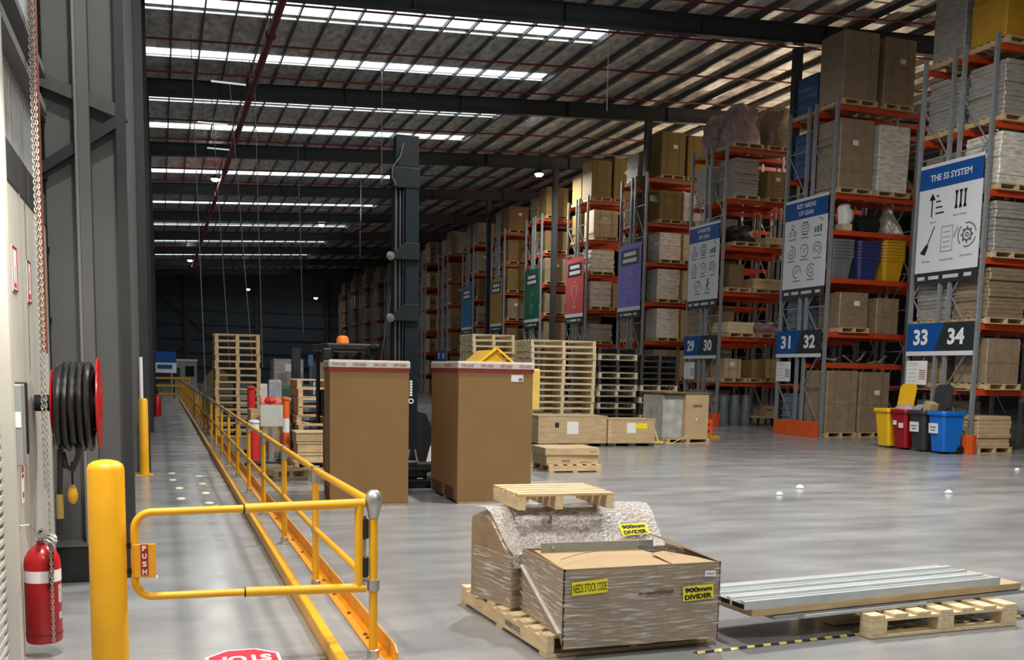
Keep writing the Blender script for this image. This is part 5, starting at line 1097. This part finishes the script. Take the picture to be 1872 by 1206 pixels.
# ================================================================== WHEELIE BINS
def bin_(x, y, mat, label_, stick, lidopen, rz):
    o = thing('wheelie_bin', label_, 'wheelie bin', (x, y, 0), rz, 'wheelie bins')
    rings = [[(a*s*.50+oy, b*s, z) for a, b in rrect(.80, .46, .05)] for z, s, oy in ((.06, .80, .0), (.10, .82, 0), (.86, 1.0, .0))] if False else [[(a*s+ox, b*s, z) for a, b in rrect(.62, .50, .05)] for z, s, ox in ((.05, .76, .03), (.09, .78, .03), (.86, .98, 0))]
    MB().loft(rings).build('body', mat, o); MB().loft([[(a*s, b*s, z) for a, b in rrect(.66, .54, .05)] for z, s in ((.84, 1), (.86, 1.03), (.91, 1.03), (.93, 1.0))]).build('rim', mat, o)
    MB().cyl((.34, -.2, .90), (.34, .2, .90), .018, 8).build('handle', mat, o)
    for yy in (-.2, .2): MB().lathe([(.02, -.025), (.09, -.025), (.10, 0), (.09, .025), (.02, .025)], (.24, yy, .10), 14, 'Y').build('wheel', BLACK, o)
    if lidopen:
        ld = MB().loft([[(z, b, a) for a, b in rrect(.60, .52, .08)] for z, s in ((0, 1), (.015, 1), (.05, .92))]).build('open_lid', mat, o, .008); ld.location = (.40, 0, 1.22); ld.rotation_euler = (0, .16, 0)
    for (yy, zz, w_, h_, dk) in stick:
        lb = B(-.322, yy-w_/2, zz, -.300, yy+w_/2, zz+h_).build('white_label', WHITE, o); lb.rotation_euler = (0, -.07, 0); lb.location = (.062-.0, 0, -.03)
        if dk: 
            tx = MB(); tx.box(-.3235, yy-w_*.35, zz+h_*.55, -.322, yy+w_*.35, zz+h_*.68); tx.box(-.3235, yy-w_*.25, zz+h_*.25, -.322, yy+w_*.25, zz+h_*.38); tx.build('label_print', INKG, lb)
    return o
bin_(16.40, 19.09, BINY, 'yellow wheelie bin at left end of the row of four', [], True, .0)
bin_(16.38, 18.50, BINR, 'dark red wheelie bin with two pale stickers', [(.10, .62, .09, .10, False), (-.10, .56, .13, .11, False)], False, 0)
bin_(16.38, 17.92, BINK, 'charcoal wheelie bin with open lid and white label between red and blue bins', [(.05, .50, .26, .22, True)], True, 0)
bin_(16.38, 17.32, BINB, 'bright blue wheelie bin with white label at right end of the row', [(.06, .50, .26, .22, True)], True if False else False, 0)
o = thing('waste_cardboard', 'folded brown cardboard sticking out of the charcoal bin', 'cardboard', (16.38, 17.92, .934)); MB().prism([(-.02, .0), (.18, .0), (.22, .14), (.05, .20), (-.04, .1)], -.1, .12, lambda a, b, c: (c, -a, b)).build('sheet', CARDM, o); MB().prism([(-.35, .0), (-.1, .0), (-.02, .08), (-.2, .12)], -.1, .1, lambda a, b, c: (c, -a, b)).build('plastic_bag', M('grey_bag', (.42, .43, .47), .4, 0, .2, 6, .5), o)
o = thing('waste_bag', 'pinkish crumpled plastic heaped in the red bin', 'waste', (16.38, 18.57, .934)); MB().loft([[(.24*s*math.cos(k*PI/5), .24*s*math.sin(k*PI/5)*(1+.25*math.sin(k*2)), z) for k in range(10)] for z, s in ((0, 1), (.05, .95), (.09, .6), (.12, .2))]).build('plastic', M('pink_plastic', (.55, .36, .36), .4, 0, .2, 8), o)

# ================================================================== CEILING SERVICES
def pipe_thing(name, label_, cat, pts, r, mat, group=None):
    o = thing(name, label_, cat, pts[0], 0, group); a = Vector(pts[0]); MB().tube([Vector(p)-a for p in pts], r, 8).build('tube', mat, o); return o
k = 0
for i in range(-1, 8):
    for dy in (1.6, 5.0, 8.2):
        y = R0+BAY*i+dy
        if y < 17 or y > 103: continue
        o = pipe_thing('sprinkler_pipe', 'thin red sprinkler pipe running up the slope under the roof purlins', 'pipe', [(-.4, y, roofz(-.4)-.28), (34, y, roofz(34)-.28)], .028, REDP, 'sprinkler branch pipes')
o = pipe_thing('sprinkler_main', 'thick red sprinkler main running lengthwise under the rafters', 'pipe', [(2.75, 14, 9.75), (2.75, 96, 9.75)], .10, REDP)
mb = MB(); [mb.lathe([(.13, y-14-.05), (.13, y-14+.05)], (0, 0, 0), 12, 'Y') for y in range(20, 96, 6)]; mb.build('coupling', REDP, o)
mb = MB(); [mb.cyl((0, y-14, .1), (0, y-14, roofz(2.75)-9.75), .012, 6) for y in range(20, 96, 6)]; mb.build('hanger_rod', REDP, o)
for i, (x, y) in enumerate(((1.6, 31.5), (1.9, 40.9), (1.4, 36.8))):
    o = thing('strip_luminaire', 'short thin white strip lamp beside the red sprinkler main, %s nearest' % ORD[(0, 2, 1)[i]], 'lamp', (x, y, 9.95), 0, 'strip lamps'); B(0, -.03, 0, 1.0, .03, .04).build('diffuser', M('strip_glow', (.9, .9, .9), .5, 0, 0, emit=(1, 1, 1), estr=.55), o); mb = MB(); mb.cyl((.2, 0, .05), (.2, 0, roofz(x+.2)-9.95), .006, 5); mb.cyl((.9, 0, .05), (.9, 0, roofz(x+.9)-9.95), .006, 5); mb.build('hanger', DARK, o)
def highbay(x, y, z, label_, power):
    o = thing('highbay_lamp', label_, 'lamp', (x, y, z), 0, 'highbay lamps')
    MB().lathe([(.20, 0), (.21, .02), (.20, .06), (.08, .10), (.05, .16), (.01, .17)], n=18).build('housing', DARK, o)
    MB().lathe([(.02, -.12), (.12, -.10), (.185, -.03), (.185, .0)], n=18).build('lens', LAMPW, o)
    MB().cyl((0, 0, .16), (0, 0, roofz(x)-z), .008, 5).build('cord', DARK, o)
    lamp(x, y, z-.16, power, .35)
for x, y, z, lb, pw in ((15.65, 41, 10.16, 'lit highbay lamp right of the mast above the racks', 420), (2.56, 48.1, 10.1, 'lit highbay lamp just left of the red main', 220), (9.7, 63.2, 10.5, 'lit highbay lamp at the end of the fifth skylight', 100), (2.49, 85.2, 10.1, 'lit highbay lamp far left near the end wall', 60), (8.0, 97, 8.9, 'lit lamp before the end wall, left of the pair', 40), (14.6, 99, 8.5, 'lit lamp before the end wall, right of the pair', 40)): highbay(x, y, z, lb, pw)
# hanging cables
for i, (x0, y0, z0, x1, z1) in enumerate(((1.0, 30, 10.4, 1.25, .9), (2.2, 33, 10.5, 2.85, 1.5), (2.98, 33, 10.5, 3.15, 1.6), (9.0, 36, 10.8, 7.6, 1.4), (1.7, 34, 10.4, 2.2, 1.5), (5.2, 40, 10.6, 5.4, 3.0), (10.2, 42, 10.9, 9.9, 1.8))):
    pipe_thing('drop_cable', 'thin pale power cable hanging from the roof, %s from the walkway side' % ORD[(0, 2, 3, 5, 1, 4, 6)[i]], 'cable', [(x0+(x1-x0)*t, y0, roofz(x0)-.006+(z1-roofz(x0))*t) for t in (0, .25, .5, .75, 1)], .012, M('cable_grey', (.33, .34, .35), .6), 'drop cables')
for i, (x, y, l) in enumerate(((6.8, 31.9, 3.6), (13.2, 36.2, 1.1), (12.0, 26.2, 2.4), (8.6, 44.7, 3.0), (11.6, 60.5, 3.0))):
    pipe_thing('hanger_rod', 'thin steel hanger rod dropping from the roof, %s nearest' % ORD[(1, 2, 0, 3, 4)[i]], 'rod', [(x, y, roofz(x)), (x, y, roofz(x)-l)], .012, GALV, 'hanger rods')
# scraps on the floor
for i, (x, y, s, lb) in enumerate(((7.97, 11.38, .05, 'small white paper scrap on floor, left of the two middle scraps'), (8.75, 12.0, .06, 'pale paper scrap on floor beside a dark spot'), (10.6, 11.07, .055, 'crumpled white paper scrap on floor right of centre'), (14.7, 13.74, .05, 'tiny pale scrap on floor near the right edge'))):
    o = MB().loft([[(s*q*math.cos(k*PI/3+.3), s*.8*q*math.sin(k*PI/3), z*s) for k in range(6)] for z, q in ((0, .8), (.3, 1), (.7, .7), (1.0, .3))]).build('paper_scrap', WHITE, None, 0, (x, y, 0)); tag(o, lb, 'litter', 'paper scraps')
